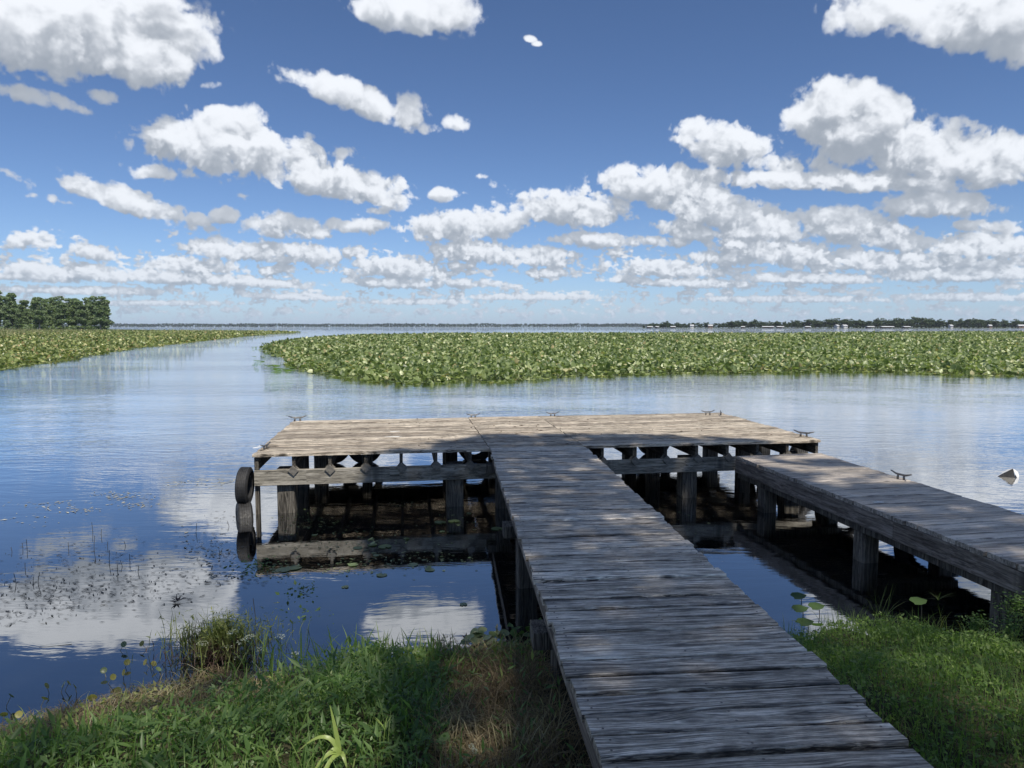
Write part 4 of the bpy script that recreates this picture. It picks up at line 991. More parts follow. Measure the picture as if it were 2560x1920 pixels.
# houses and boathouses on the right shore: (px, width px, base, kind)
def house(px, wpx, kind, Dd, label):
    W_ = wpx * Dd / F; x_ = (px - CX) / F * Dd; t = empty('boathouse' if kind == 'roof' else 'house', (x_, Dd, .3), random.Random(px).uniform(-.25, .25), label=label, cat='boathouse' if kind == 'roof' else 'house')
    d_ = 6.0; hgt = 1.7 if kind == 'roof' else 2.7
    if kind == 'roof':
        for sx_ in (-.46, .46):
            for sy_ in (-.4, .4): link('post', box_mesh('post', .3, .3, hgt, .01), M['dark_bark'], t, (sx_ * W_, sy_ * d_, hgt / 2 - .3))
        link('rear_wall', box_mesh('wall', W_ * .9, .2, hgt * .9, .01), M['brown_wall'], t, (0, d_ * .4, hgt * .45 - .3))
    else:
        link('wall', box_mesh('wall', W_, d_, hgt, .02), M['brown_wall'] if kind == 'brown' else M['white_wall'], t, (0, 0, hgt / 2))
        for k in range(2):
            wn = link('window', box_mesh('window', W_ * .2, .12, hgt * .4, .01), M['window'], t, ((k - .5) * W_ * .5, -d_ / 2 - .03, hgt * .55))
    rh = .9 if kind == 'roof' else 1.5; h0 = hgt - .3 if kind == 'roof' else hgt; a, b = W_ / 2 + .4, d_ / 2 + .5
    V = [(-a, -b, h0), (a, -b, h0), (a, b, h0), (-a, b, h0), (-a, 0, h0 + rh), (a, 0, h0 + rh)]
    link('roof', mesh('roof', V, [(0, 1, 5, 4), (2, 3, 4, 5), (0, 4, 3), (1, 2, 5), (3, 2, 1, 0)]), M['metal_roof'], t)
for px, wpx, kind, label in [(1623, 13, 'roof', 'white roofed boathouse at the left end of the far right shore'), (1641, 7, 'roof', 'tiny pale boathouse second from the left on the right shore'), (1681, 11, 'roof', 'pale boathouse third from the left on the right shore'),
        (1728, 8, 'white', 'small tall white house among the trees left of the pinkish one'), (1774, 10, 'brown', 'small pinkish brown house with pale roof near the shore trees'), (1855, 8, 'roof', 'little white roofed shelter right of the brown house'),
        (1918, 27, 'roof', 'long white flat roofed boathouse, left of a smaller one'), (1948, 16, 'roof', 'shorter pale boathouse just right of the long one'), (2017, 12, 'roof', 'low grey boathouse alone under the trees'),
        (2089, 6, 'white', 'narrow white house between two dark oaks'), (2108, 10, 'white', 'white gabled house beside the narrow one'), (2172, 20, 'roof', 'pale low boathouse left of the largest white roof'), (2214, 34, 'roof', 'largest white roof on the right shore'),
        (2262, 18, 'roof', 'dull white sloping roof right of the largest one'), (2373, 6, 'white', 'tiny white hut in a gap of the shore trees'), (2470, 6, 'brown', 'small pinkish house high behind the right shore trees'), (2552, 20, 'brown', 'low brown house with pale roof at the right edge')]:
    house(px, wpx, kind, 872 if px not in (2470,) else 880, label)
# distant wood all along the horizon
B = Bits(); rr = np.random.default_rng(4)
for Dd, a, b, cnt, hm in ((3500, -1600, 1700, 15000, 16), (3500, 1500, 4200, 4200, 15)):
    px = rr.uniform(a, b, cnt); x_ = (px - CX) / F * Dd
    top = hm * (.85 + .16 * fbm2(px * .035, px * .013, 2) + .10 * fbm2(px * .21, px * .09, 6)); z_ = rr.uniform(0, 1, cnt) ** .7 * top
    p = np.stack([x_, Dd + rr.uniform(-40, 40, cnt), z_], -1)
    B.add(inst(np.array(QUAD), p, rr.uniform(0, 6.28, cnt), rr.normal(0, .7, cnt), rr.normal(.6, .7, cnt), rr.uniform(4, 9, cnt)), QUAD_F)
B.build('distant_wood', M['far_oak'], label='low blue green line of woods along the far shore of the lake', cat='woods', kind='stuff')
land('shore', [(-6200, 3450), (0, 3450), (6000, 3450), (5500, 4300), (-5500, 4300)], .6, M['land'])

# ------------------------------------------------------------------ the big oaks behind the camera that shade the bank and walkway
EX = [-30, -7, -4.6, -3.4, -1.9, -1.2, -.4, .6, 1.8, 3.0, 3.7, 4.3, 5.2, 7, 12]; EY = [6.2, 6.4, 7.0, 7.3, 8.2, 9.45, 10.0, 10.2, 10.1, 10.0, 9.4, 9.0, 8.9, 8.8, 8.5]
rr = np.random.default_rng(21)
n_ = 90000
gx, gy = rr.uniform(-5.8, 8.5, n_), rr.uniform(-1.2, 11, n_)
lim = np.interp(gx, EX, EY) + .30 * fbm2(gx * 1.7, gy * .4, 12) + .10 * fbm2(gx * 7, gy * 2, 13)
lai = np.full(n_, 5.0)
lai = np.where((gy < 5.5) & (gx < -.42), 1.0, lai); lai = np.where((gy < 5.3) & (gx > 2.25), 1.15, lai)
lai = np.where((gy < 5.2) & (gx >= -.42) & (gx < .15), 2.0, lai)
lai = np.where((gy > 4.6) & (gy < 8.2) & (gx > -.5) & (gx < 2.1), 3.4, lai)
lai = lai * np.clip(1 + np.where((gx > -.5) & (gx < 2.3), .06, np.where(gx > 2.9, .2, .38)) * fbm2(gx * 1.6, gy * 1.6, 33), .25, 1.6)
hole = fbm2(gx * 1.3 + 4, gy * 1.5, 31) + .5 * fbm2(gx * 4.5, gy * 4.5, 32)
lai = np.where((gx > 2.9) & (gx < 4.6) & (gy > 7.5) & (gy < 9.2) & (hole > .15), .15, lai)
lai = np.where((np.hypot((gx + .60) / 1.3, gy - 2.82) < .24), 0.0, lai); lai = np.where((gx < -1.0) & (gy > 5.6) & (hole > .3), .4, lai)
area = 14.3 * 12.2; keep = (gy < lim) & (gy > -.6 + .8 * fbm2(gx, gy, 8)) & (rr.random(n_) < lai * area / (n_ * .0150))
gx, gy = gx[keep], gy[keep]; n_ = len(gx)
zc = 17.0 + 1.2 * fbm2(gx * .5, gy * .5, 60) + rr.uniform(-1.6, 1.6, n_)
p = np.stack([gx + SUNDIR.x / SUNDIR.z * (zc - .75), gy + SUNDIR.y / SUNDIR.z * (zc - .75), zc], -1)
SITES = [(3.2, -7.5, 'tall spreading oak standing on the bank behind the camera, above the walkway'), (-1.5, -4.5, 'tall oak on the bank behind the camera towards the left'), (10.0, -6.5, 'tall oak on the bank behind the camera towards the right')]
near = np.argmin(np.stack([np.hypot(p[:, 0] - a, p[:, 1] - b) for a, b, _ in SITES]), 0)
for i, (tx_, ty_, lab) in enumerate(SITES):
    q = p[near == i]; k = len(q); B = Bits(); B.add(inst(np.array(QUAD), q, rr.uniform(0, 6.28, k), rr.normal(0, .5, k), rr.normal(0, .5, k), rr.uniform(.09, .17, k)), QUAD_F)
    t = empty('oak_tree', (tx_, ty_, .45), label=lab, cat='tree')
    o = B.build('crown', M['shade_oak'], t); o.location = (-tx_, -ty_, -.45)
    limbs = [((float(v[0]) - tx_, float(v[1]) - ty_, float(v[2]) - .9), rr.uniform(7, 12)) for v in q[:: max(1, k // 9)]]
    link('trunk', trunk_mesh('trunk', 15.5, .45, .10, limbs, i, 9), M['dark_bark'], t)

# ------------------------------------------------------------------ bank vegetation
def wline(y): return np.interp(y, [W1.y, W0.y], [W1.x, W0.x])           # left edge of the walkway
def wline_r(y): return np.interp(y, [R1.y, R0.y], [R1.x, R0.x])
def bank_pts(n_, x0, x1, y0=1.9, over=.06):
    x = U(x0, x1, n_); y = U(y0, 6.2, n_); k = y < shore_y(x) + over; return x[k], y[k]
def zone(x, y):
    """0 lush left, 1 brown beside the walkway, 2 under the walkway, 3 right bank, 4 muddy olive margin at far left"""
    z = np.zeros(len(x), int); wl_, wr_ = wline(y), wline_r(y); n1 = .20 * fbm2(x * 2.4, y * 2.4, 41) + .06 * fbm2(x * 7, y * 7, 42)
    z[(x > wl_ - .50 + n1 - .10 * (y - 3)) & (y < shore_y(x) + .3)] = 1
    z[(x > wl_ + .02)] = 2; z[x > wr_ - .04] = 3
    z[(x < wl_) & (y > 4.35 - .25 * (x + 2.2) * 0 + n1) & (x < -1.55 + n1 * 2)] = 4
    z[(x < -1.2 + n1 * 2) & (z == 0) & (shore_y(x) - y < .95 + n1 * 1.5)] = 4
    return z
def canopy(x, y, z):
    d = shore_y(x) - y
    h = .135 + .06 * fbm2(x * 2.1, y * 2.1, 44) + .05 * fbm2(x * 6, y * 6, 45)
    h = np.where(z == 0, h + .09 * np.exp(-((x + .85) / .8) ** 2) * np.clip(1.6 - d, 0, 1), h)
    h = np.where(z == 1, .15 + .04 * fbm2(x * 3, y * 3, 46), h); h = np.where(z == 3, .155 + .075 * fbm2(x * 2.5, y * 2.5, 47) + .035 * fbm2(x * 9, y * 9, 48), h)
    h = np.where(z == 4, .07 + .035 * fbm2(x * 3, y * 3, 49), h)
    return np.maximum(h, .03) * np.clip(.35 + d * 2.2, .35, 1)
x, y = bank_pts(330000, -5.2, 6.2); zn = zone(x + RNG.normal(0, .045, len(x)), y + RNG.normal(0, .05, len(x))); H = canopy(x, y, zn); g = ground_z(x, y); u = RNG.random(len(x))
zz = np.maximum(g, -.01) + H * u ** .55
def pick(mask, frac):
    k = mask & (RNG.random(len(x)) < frac); return k, int(k.sum())
bank = {}
def group(nm, m, lab, cat): bank[nm] = (Bits(), m, lab, cat); return bank[nm][0]
# lush broad leaves on the left bank, at the level of the turf
B = group('broad_leaves', 'broad', 'mixed small green leaves and clover covering the left bank', 'ground cover')
k, n_ = pick(zn == 0, .50); B.add(inst(np.array(OVAL), np.stack([x, y, zz], -1)[k], U(0, 6.28, n_), Nn(.25, .5, n_), Nn(0, .5, n_), U(.014, .036, n_)), OVAL_F)
k, n_ = pick((zn == 0), .10); B.add(inst(np.array(LANCE), np.stack([x, y, zz], -1)[k], U(0, 6.28, n_), Nn(.6, .45, n_), Nn(0, .5, n_), U(.04, .11, n_)), OVAL_F)
k, n_ = pick((zn == 0) & (u > .55), .012); B.add(inst(np.array(DISC), np.stack([x, y, zz], -1)[k], U(0, 6.28, n_), Nn(0, .35, n_), Nn(0, .35, n_), U(.022, .055, n_)), DISC_F)
B = group('olive_leaves', 'olive', 'sparse yellowish leaves over mud along the left waterline', 'ground cover')
k, n_ = pick(zn == 4, .07); B.add(inst(np.array(OVAL), np.stack([x, y, zz], -1)[k], U(0, 6.28, n_), Nn(.2, .5, n_), Nn(0, .5, n_), U(.015, .045, n_)), OVAL_F)
k, n_ = pick((zn == 1) & (y > 4.3), .22); B.add(inst(np.array(OVAL), np.stack([x, y, zz + .02], -1)[k], U(0, 6.28, n_), Nn(.2, .5, n_), Nn(0, .5, n_), U(.02, .055, n_)), OVAL_F)
B = group('right_leaves', 'grass', 'feathery low green weeds covering the right bank', 'ground cover')
k, n_ = pick(zn == 3, .62); B.add(inst(np.array(OVAL), np.stack([x, y, zz], -1)[k], U(0, 6.28, n_), Nn(.3, .6, n_), Nn(0, .6, n_), U(.012, .030, n_)), OVAL_F)
k, n_ = pick((zn == 3) & (u > .5), .035); B.add(inst(np.array(OVAL), np.stack([x, y, zz + .01], -1)[k], U(0, 6.28, n_), Nn(.1, .3, n_), Nn(0, .3, n_), U(.03, .055, n_)), OVAL_F)
# grass blades
def turf(nm, m, lab, mask, frac, h, w_, lean, droop=.7):
    B = group(nm, m, lab, 'grass'); k, n_ = pick(mask, frac); hh = U(h[0], h[1], n_)
    blades(B, np.stack([x[k], y[k], np.maximum(g[k], -.02)], -1), hh, U(w_[0], w_[1], n_), U(0, 6.28, n_), hh * U(lean[0], lean[1], n_), droop)
turf('bank_grass', 'grass', 'lush green grass blades on the left bank', zn == 0, .10, (.10, .26), (.0035, .008), (.1, .9))
k, n_ = pick((zn == 1), .05); B = group('brown_patch_leaves', 'broad', 'scattered green leaves coming up through the dead grass patch', 'ground cover'); B.add(inst(np.array(LANCE), np.stack([x, y, zz], -1)[k], U(0, 6.28, n_), Nn(.6, .45, n_), Nn(0, .5, n_), U(.03, .08, n_)), OVAL_F)
turf('margin_grass', 'olive', 'thin yellow green stalks along the left waterline', (zn == 4) & (g > -.01), .03, (.04, .12), (.003, .006), (.5, 1.6))
turf('pale_stalks', 'pale_stem', 'pale bent stalks lying over the mud at the left margin', (zn == 4), .008, (.05, .14), (.0025, .004), (.8, 2.0), 1.0)
turf('right_grass', 'grass', 'fine green grass stalks among the right bank weeds', zn == 3, .12, (.10, .26), (.0025, .005), (.1, .9))
turf('dead_grass', 'brown', 'matted dead brown grass beside the left edge of the walkway', (zn == 1), .62, (.07, .24), (.0025, .006), (.3, 1.5), .9)
turf('dead_grass_under', 'brown', 'dead grass in the shade under the walkway', (zn == 2), .05, (.05, .16), (.003, .006), (.3, 1.3), .9)
turf('margin_thatch', 'brown', 'brown dead stems matted on the mud at the left margin', (zn == 4), .34, (.03, .10), (.0025, .005), (.6, 1.8), 1.0)
turf('right_thatch', 'brown', 'brown stems tangled through the weeds by the right side of the walkway', (zn == 3) & (x < wline_r(y) + .5), .05, (.05, .18), (.0025, .005), (.4, 1.5), .9)
for nm, (B, m, lab, cat) in bank.items(): B.build(nm, M[m], label=lab, cat=cat, kind='stuff')
# tall blades rising behind the lush patch
B = Bits(); k = 260; px = RNG.normal(980, 130, k); py = U(1640, 1720, k)
pos = np.array([tuple(P(a, b, .12)) for a, b in zip(px, py)]); blades(B, pos, U(.10, .26, k), U(.006, .013, k), U(0, 6.28, k), U(.03, .20, k), .6)
k = 200; px = U(560, 1180, k); py = U(1650, 1750, k); pos = np.array([tuple(P(a, b, .10)) for a, b in zip(px, py)]); blades(B, pos, U(.10, .30, k), U(.004, .009, k), U(0, 6.28, k), U(.05, .22, k), .7)
B.build('tall_grass', M['grass'], label='taller arching grass blades at the crest of the left bank', cat='grass', kind='stuff')

# ------------------------------------------------------------------ single plants
def stalk(B, p0, p1, w_, bow=(0, 0, 0)):
    p0, p1 = Vector(p0), Vector(p1); pm = (p0 + p1) / 2 + Vector(bow); pts = [p0, p0.lerp(pm, .5) * .5 + (p0.lerp(p1, .25) + Vector(bow) * .75) * .5, pm, p1]
    V = []
    for p in pts:
        for a in range(3): V.append(tuple(p + Vector((cos(a * 2.094) * w_, sin(a * 2.094) * w_, 0))))
    B.add(np.array([V]), [(i * 3 + a, i * 3 + (a + 1) % 3, i * 3 + 3 + (a + 1) % 3, i * 3 + 3 + a) for i in range(3) for a in range(3)])
PW_ = [(775, 585), (950, 525), (845, 635), (1150, 535), (1185, 575), (350, 700), (515, 680), (562, 705), (85, 775), (335, 795), (30, 915), (690, 790), (580, 1030), (560, 1070), (1355, 570), (1520, 625), (475, 690), (925, 600), (1085, 525), (1060, 385), (925, 390), (140, 915), (880, 735), (1020, 820)]
LBL = {0: 'round yellow leaf on a double white stalk near the marsh clump', 10: 'round green leaf farthest left at the waterline', 5: 'small brownish round leaf standing over the water', 12: 'yellow green round leaf low on the mud bank', 8: 'thin round leaf bud farthest out on the left', 3: 'pale yellow round leaf right beside a shorter one'}
for i, (a, b) in enumerate(PW_):
    px, py = a * .3345, 1480 + b * .3345; yd = 4.95 - (py - 1600) * .0058; p = PD(px, py, yd); z0 = max(float(ground_z(p.x, p.y)), -.03)
    t = empty('pennywort', (p.x, p.y, float(z0)), label=LBL.get(i, ORD[sorted(range(len(PW_)), key=lambda q: PW_[q][0]).index(i)] + ' round pennywort leaf from the left along the left waterline'), cat='water plant', group='pennyworts along the left waterline')
    hh = p.z - z0; B = Bits(); stalk(B, (RNG.uniform(-.03, .03), RNG.uniform(-.03, .03), -.01), (0, 0, hh), .0022, (RNG.uniform(-.02, .02), 0, 0)); B.build('stalk', M['pale_stem'], t)
    B = Bits(); B.add(inst(np.array(DISC), np.array([(0, 0, hh)]), [0.3 * i], [-.5 + RNG.uniform(-.3, .3)], [.9 + RNG.uniform(-.3, .3)], np.array([.042 if i not in (11, 12, 13) else .055])), DISC_F)
    B.build('leaf', M['yellow_leaf'] if i % 4 else M['pad'], t)
UM = [(1740, 300), (1865, 335), (1815, 368), (2090, 330), (1950, 425), (1790, 490), (1545, 550), (1510, 385), (1700, 410), (1330, 660), (2210, 465), (1490, 470)]
for i, (a, b) in enumerate(UM):
    px, py = a * .3345, 1480 + b * .3345; p = PD(px, py, 4.75); z0 = max(float(ground_z(p.x, p.y)), -.03)
    t = empty('flowering_weed', (p.x, p.y, z0), label='white flower head farthest right on the crest of the left bank' if i == 10 else ('white flower head standing alone against the blue water' if i == 3 else ORD[sorted(range(len(UM)), key=lambda q: UM[q][0]).index(i)] + ' lacy white flower head from the left by the marsh clump'), cat='wildflower', group='white flower heads by the left waterline')
    hh = p.z - z0; B = Bits(); stalk(B, (0, 0, -.01), (0, 0, hh - .02), .002, (.01, 0, 0))
    for j in range(7): stalk(B, (0, 0, hh - .03), (.03 * cos(j * .9), .03 * sin(j * .9), hh), .0008)
    for j in range(5): B.add(inst(np.array(LANCE), np.array([(0, 0, hh * (.25 + .12 * j))]), [j * 2.2], [.5], [0], np.array([.06])), OVAL_F)
    B.build('stem', M['broad'], t)
    B = Bits(); k = 46; a_ = U(0, 6.28, k); q = np.sqrt(RNG.random(k)) * .038; B.add(inst(np.array(QUAD), np.stack([q * np.cos(a_), q * np.sin(a_), hh + .008 - q * q * 6 + U(-.004, .004, k)], -1), U(0, 6.28, k), Nn(0, .4, k), Nn(0, .4, k), U(.005, .010, k)), QUAD_F)
    B.build('flower', M['flower'], t)
# marsh clump standing in the water
c0 = P(545, 1640, 0); t = empty('marsh_plant', tuple(c0), label='bushy clump of marsh plants with dark rooted base standing in the water', cat='marsh plant')
B = Bits(); k = 900; a_ = U(0, 6.28, k); q = np.abs(Nn(0, .17, k)); pos = np.stack([q * 1.35 * np.cos(a_), q * .8 * np.sin(a_) + .05, U(0, .07, k)], -1); blades(B, pos, U(.08, .24, k), U(.003, .007, k), U(0, 6.28, k), U(.02, .14, k), .6)
k = 900; a_ = U(0, 6.28, k); q = np.abs(Nn(0, .15, k)); B.add(inst(np.array(LANCE), np.stack([q * 1.5 * np.cos(a_) + .05, q * np.sin(a_) + .05, U(.08, .26, k)], -1), U(0, 6.28, k), Nn(.3, .5, k), Nn(0, .5, k), U(.02, .05, k)), OVAL_F)
B.build('leaves', M['olive'], t, kind='stuff')
B = Bits(); k = 900; a_ = U(0, 6.28, k); q = np.abs(Nn(0, .13, k)); pos = np.stack([q * 1.5 * np.cos(a_), q * np.sin(a_), U(.0, .06, k)], -1); blades(B, pos, U(.03, .13, k), U(.003, .006, k), U(0, 6.28, k), U(.03, .14, k), .8)
for j in range(26): q = RNG.uniform(-.22, .28); stalk(B, (q, RNG.uniform(-.08, .08), -.05), (q * .8 + RNG.uniform(-.03, .03), RNG.uniform(-.03, .06), RNG.uniform(.06, .16)), .003)
B.build('roots', M['dead_leaf'], t, kind='stuff')
# bright strap leaved plant catching the sun
c0 = PD(850, 1880, 2.92); z0 = c0.z - .01
t = empty('strap_leaved_plant', (c0.x, c0.y, z0), label='sunlit yellow green plant with long arching strap leaves at the bottom edge', cat='plant')
def ribbon(pts, w_, fold=.25):
    V = []; 
    for i, p in enumerate(pts):
        p = Vector(p); d = (Vector(pts[min(i + 1, len(pts) - 1)]) - Vector(pts[max(i - 1, 0)])).normalized(); s = d.cross(Vector((0, -.55, .83))).normalized(); ww = w_ * (1 - (i / (len(pts) - 1)) ** 2.2) * (.6 + .4 * min(1, i)) + .0008
        V += [tuple(p - s * ww), tuple(p - Vector((0, 0, ww * fold))), tuple(p + s * ww)]
    n_ = len(pts); return mesh('leaf', V, [(i * 3 + a, i * 3 + a + 1, i * 3 + a + 4, i * 3 + a + 3) for i in range(n_ - 1) for a in (0, 1)], True)
def arc(dx_, dz_, tipdx, tipdz, dy_=0):
    return [((1 - t) ** 2 * 0 + 2 * t * (1 - t) * dx_ + t * t * tipdx, dy_ * t, 2 * t * (1 - t) * dz_ + t * t * tipdz) for t in np.linspace(0, 1, 9)]
for a in (arc(-.05, .17, -.20, .02), arc(-.03, .10, -.10, -.08, -.05), arc(-.02, .12, -.05, .24, .02), arc(-.05, .09, -.14, -.10, -.10), arc(-.03, .06, -.10, -.13, -.16), arc(.02, .05, .05, -.05, -.06), arc(-.04, .05, -.06, -.10, -.14)):
    link('leaf', ribbon([Vector(p) * .88 for p in a], .0095), M['strap'], t)
# tall thin flower stalk right of it
for j, (px0, py0, px1, py1, D_, lab) in enumerate(((952, 1895, 962, 1825, 2.95, 'thin sedge with spread yellow bracts near the bottom edge'), (2325, 1760, 2296, 1668, 3.6, 'small sedge with yellow bracts in the middle of the right bank'), (2510, 1800, 2503, 1742, 3.3, 'sedge with green bracts near the right edge of the right bank'))):
    a, b = PD(px0, py0, D_), PD(px1, py1, D_ + .02); t = empty('sedge', tuple(a), label=lab, cat='sedge'); B = Bits(); tip = b - a; stalk(B, (0, 0, -.05), tuple(tip), .0018)
    B.build('stem', M['strap'], t); B = Bits(); k = 7; blades(B, np.tile(tuple(tip), (k, 1)), U(.02, .07, k), U(.003, .005, k), U(0, 6.28, k), U(.03, .07, k), .2); B.build('bracts', M['strap'], t)
# grass fans on the right bank by the water
for (px, py, D_, k, h0, lab) in ((2205, 1545, 5.2, 17, .34, 'tall spiky grass tuft at the water edge of the right bank'), (2350, 1560, 5.0, 9, .22, 'star shaped sedge rising over dark water on the right bank'), (2425, 1590, 4.9, 6, .20, 'thin dry grass stalks right of the star shaped sedge'), (2455, 1600, 4.8, 14, .14, 'low tuft of fine grass near the right end of the water edge')):
    p = PD(px, py, D_); t = empty('grass_tuft', tuple(p), label=lab, cat='grass tuft'); B = Bits()
    a_ = U(0, 6.28, k); blades(B, np.stack([U(-.04, .04, k), U(-.03, .03, k), np.full(k, -.06)], -1), U(.6, 1.15, k) * h0, np.full(k, .0055), np.where(RNG.random(k) < .6, pi + U(-.5, .5, k), U(-.5, .5, k)), U(.1, .6, k) * h0, .25)
    if k == 9: blades(B, np.tile((-.02, 0, h0 * .8), (9, 1)), U(.02, .1, 9), np.full(9, .005), U(0, 6.28, 9), U(.06, .12, 9), .1)
    B.build('blades', M['olive'], t, kind='stuff')
for (px, py, D_, lab) in ((2003, 1494, 5.75, 'round pad leaf on a dark stem off the right bank, highest one'), (2048, 1520, 5.5, 'round pad leaf on a stem between the highest pad and the weeds'), (2007, 1526, 5.5, 'pale wide pad lying behind the dark stems by the right bank'), (2304, 1507, 5.3, 'narrow pad leaf alone on dark water off the right bank'), (2020, 1560, 5.2, 'pad leaf low beside the walkway at the right bank')):
    p = PD(px, py, D_); p.z = max(p.z, .01); t = empty('pond_leaf', (p.x, p.y, 0), label=lab, cat='water plant'); B = Bits(); stalk(B, (.01, 0, -.05), (0, 0, p.z), .0035); B.build('stalk', M['weed'], t)
    B = Bits(); B.add(inst(np.array(HEART), np.array([(-.06, 0, p.z)]), [.2], [.1], [.2], np.array([.12])), HEART_F); B.build('leaf', M['broad'], t)
# fern like weeds at the right frame edge
for (px, py, D_, s, lab) in ((2540, 1550, 4.75, 1.0, 'feathery pale green weed leaning in at the right edge'), (2520, 1600, 4.5, .8, 'second feathery weed lower down at the right edge'), (2440, 1580, 4.8, .6, 'small feathery weed beside the dark water on the right')):
    p = PD(px, py, D_); t = empty('feathery_weed', tuple(p), label=lab, cat='weed'); B = Bits(); k = 420; a_ = U(0, 6.28, k); q = np.abs(Nn(0, .09, k)) * s
    B.add(inst(np.array(OVAL), np.stack([q * np.cos(a_), q * np.sin(a_), .10 * s + Nn(0, .05, k) * s], -1), U(0, 6.28, k), Nn(.1, .4, k), Nn(0, .4, k), U(.012, .028, k)), OVAL_F); B.build('leaves', M['broad'], t, kind='stuff')
    B = Bits(); [stalk(B, (0, 0, -.15), (RNG.uniform(-.1, .1) * s, RNG.uniform(-.05, .05), .12 * s), .002) for _ in range(7)]; B.build('stems', M['broad'], t, kind='stuff')
# seed head by the walkway, brown weed, big leaves at the post
p = PD(1238, 1660, 4.7); t = empty('foxtail', tuple(p), label='tan foxtail seed head leaning beside the walkway post', cat='grass stalk'); B = Bits(); stalk(B, (-.02, 0, -.1), (.01, 0, .19), .0018, (.006, 0, 0)); B.build('stem', M['pale_stem'], t)
B = Bits(); k = 60; B.add(inst(np.array(LANCE), np.stack([.012 + U(-.003, .003, k), U(-.004, .004, k), U(.15, .26, k)], -1), U(0, 6.28, k), U(.9, 1.4, k), Nn(0, .3, k), U(.012, .03, k)), OVAL_F); B.build('seed_head', M['reed'], t)
p = PD(1108, 1660, 5.0); t = empty('withered_weed', tuple(p), label='withered reddish brown weed at the crest of the left bank', cat='weed'); B = Bits()
for j in range(9): stalk(B, (0, 0, -.08), (RNG.uniform(-.07, .07), RNG.uniform(-.03, .03), RNG.uniform(.08, .22)), .0022, (RNG.uniform(-.02, .02), 0, 0))
B.add(inst(np.array(LANCE), np.stack([Nn(0, .045, 60), Nn(0, .02, 60), U(.0, .22, 60)], -1), U(0, 6.28, 60), Nn(-.4, .5, 60), Nn(0, .4, 60), U(.02, .05, 60)), OVAL_F); B.build('stems', M['dead_leaf'], t, kind='stuff')
p = PD(1330, 1600, 5.15); t = empty('broad_leaved_weed', tuple(p), label='broad leaved creeping weed in shade against the walkway post', cat='weed'); B = Bits(); k = 70
B.add(inst(np.array(HEART), np.stack([Nn(0, .12, k), Nn(0, .1, k), U(-.08, .09, k)], -1), U(0, 6.28, k), Nn(.2, .4, k), Nn(0, .4, k), U(.04, .085, k)), HEART_F); B.build('leaves', M['broad'], t, kind='stuff')
p = P(1215, 1625, 0); t = empty('creeping_weed', (p.x, p.y, .03), label='pale round leaves creeping out over the water left of the walkway', cat='weed'); B = Bits(); k = 60
B.add(inst(np.array(DISC), np.stack([Nn(0, .12, k), Nn(0, .07, k), U(-.01, .07, k)], -1), U(0, 6.28, k), Nn(0, .25, k), Nn(0, .25, k), U(.04, .08, k)), DISC_F); B.build('leaves', M['pad'], t, kind='stuff')
# clover flowers
for j, (px, py, D_) in enumerate(((1178, 1866, 2.98), (1186, 1878, 2.95), (1025, 1913, 2.85), (648, 1776, 3.5))):
    p = PD(px, py, D_); t = empty('clover_flower', (p.x, p.y, p.z - .08), label=['upper of two white clover heads by the brown grass', 'lower smaller clover head by the brown grass', 'white clover head at the bottom edge right of the strap plant', 'tiny white clover head on the middle of the left bank'][j], cat='wildflower')
    B = Bits(); stalk(B, (0, 0, -.05), (0, 0, .08), .0013); B.build('stem', M['broad'], t); B = Bits(); k = 50; v = RNG.normal(0, 1, (k, 3)); v /= np.linalg.norm(v, axis=1)[:, None]
    B.add(inst(np.array(LANCE), v * .006 + (0, 0, .082), np.arctan2(v[:, 1], v[:, 0]), np.arcsin(v[:, 2]), U(0, 3, k), np.full(k, .009)), OVAL_F); B.build('flower', M['flower'], t)
for j, (px, py, lab, s) in enumerate(((442, 1503, 'curled dead brown leaf floating off the marsh clump', .11), (1165, 1596, 'curled dead leaf floating near the walkway left side', .09))):
    p = P(px, py, .01); t = Bits(); k = 9; a_ = np.linspace(0, 6.28, k, endpoint=False) + U(-.2, .2, k)
    t.add(inst(np.array([(0, 0, 0), (.4, .13, .10), (1, .02, .16), (.45, -.13, .06)]), np.tile((0, 0, 0), (k, 1)), a_, U(.0, .6, k), Nn(0, .4, k), U(.6, 1, k) * s * .75), OVAL_F); o = t.build('dead_leaf', M['dead_leaf'], label=lab, cat='dead leaf'); o.location = p

# ------------------------------------------------------------------ on the water
Z1 = lambda a, b: (560 + a * .3345, 980 + b * .3345)
PADS = [(1615, 972, 'pale pad left of a touching pair under the dock'), (1718, 963, 'green pad right of a touching pair under the dock'), (2040, 1020, 'bright green pad nearest the walkway post'), (1110, 1140, 'folded pad left of a green one under the dock'), (1202, 1153, 'green oval pad in the middle of the dock reflection'),
        (1000, 1163, 'dull pad left of the folded one'), (1098, 1102, 'small white backed pad under the dock'), (676, 1068, 'small pale pad right of the first piling'), (440, 1328, 'grey pad at the left edge of the dock reflection'), (527, 1311, 'grey pad beside the left one at the reflection edge'),
        (1410, 1290, 'pale grey pad near the lower edge of the dark reflection'), (1538, 1326, 'ragged pad on the lower edge of the dark reflection'), (1180, 1366, 'small pad on the border of reflection and blue water'), (1790, 1585, 'ring shaped pad alone on blue water'), (905, 1455, 'tiny pad alone on blue water below the dock'),
        (1135, 1220, 'tiny pale pad under the green oval one'), (1831, 905, 'tiny pad far under the platform'), (1630, 1041, 'tiny pad below the touching pair'), (966, 1288, 'grey pad in the middle of the lower reflection'), (1365, 1095, 'tiny curled pad under the dock')]
rr = np.random.default_rng(9)
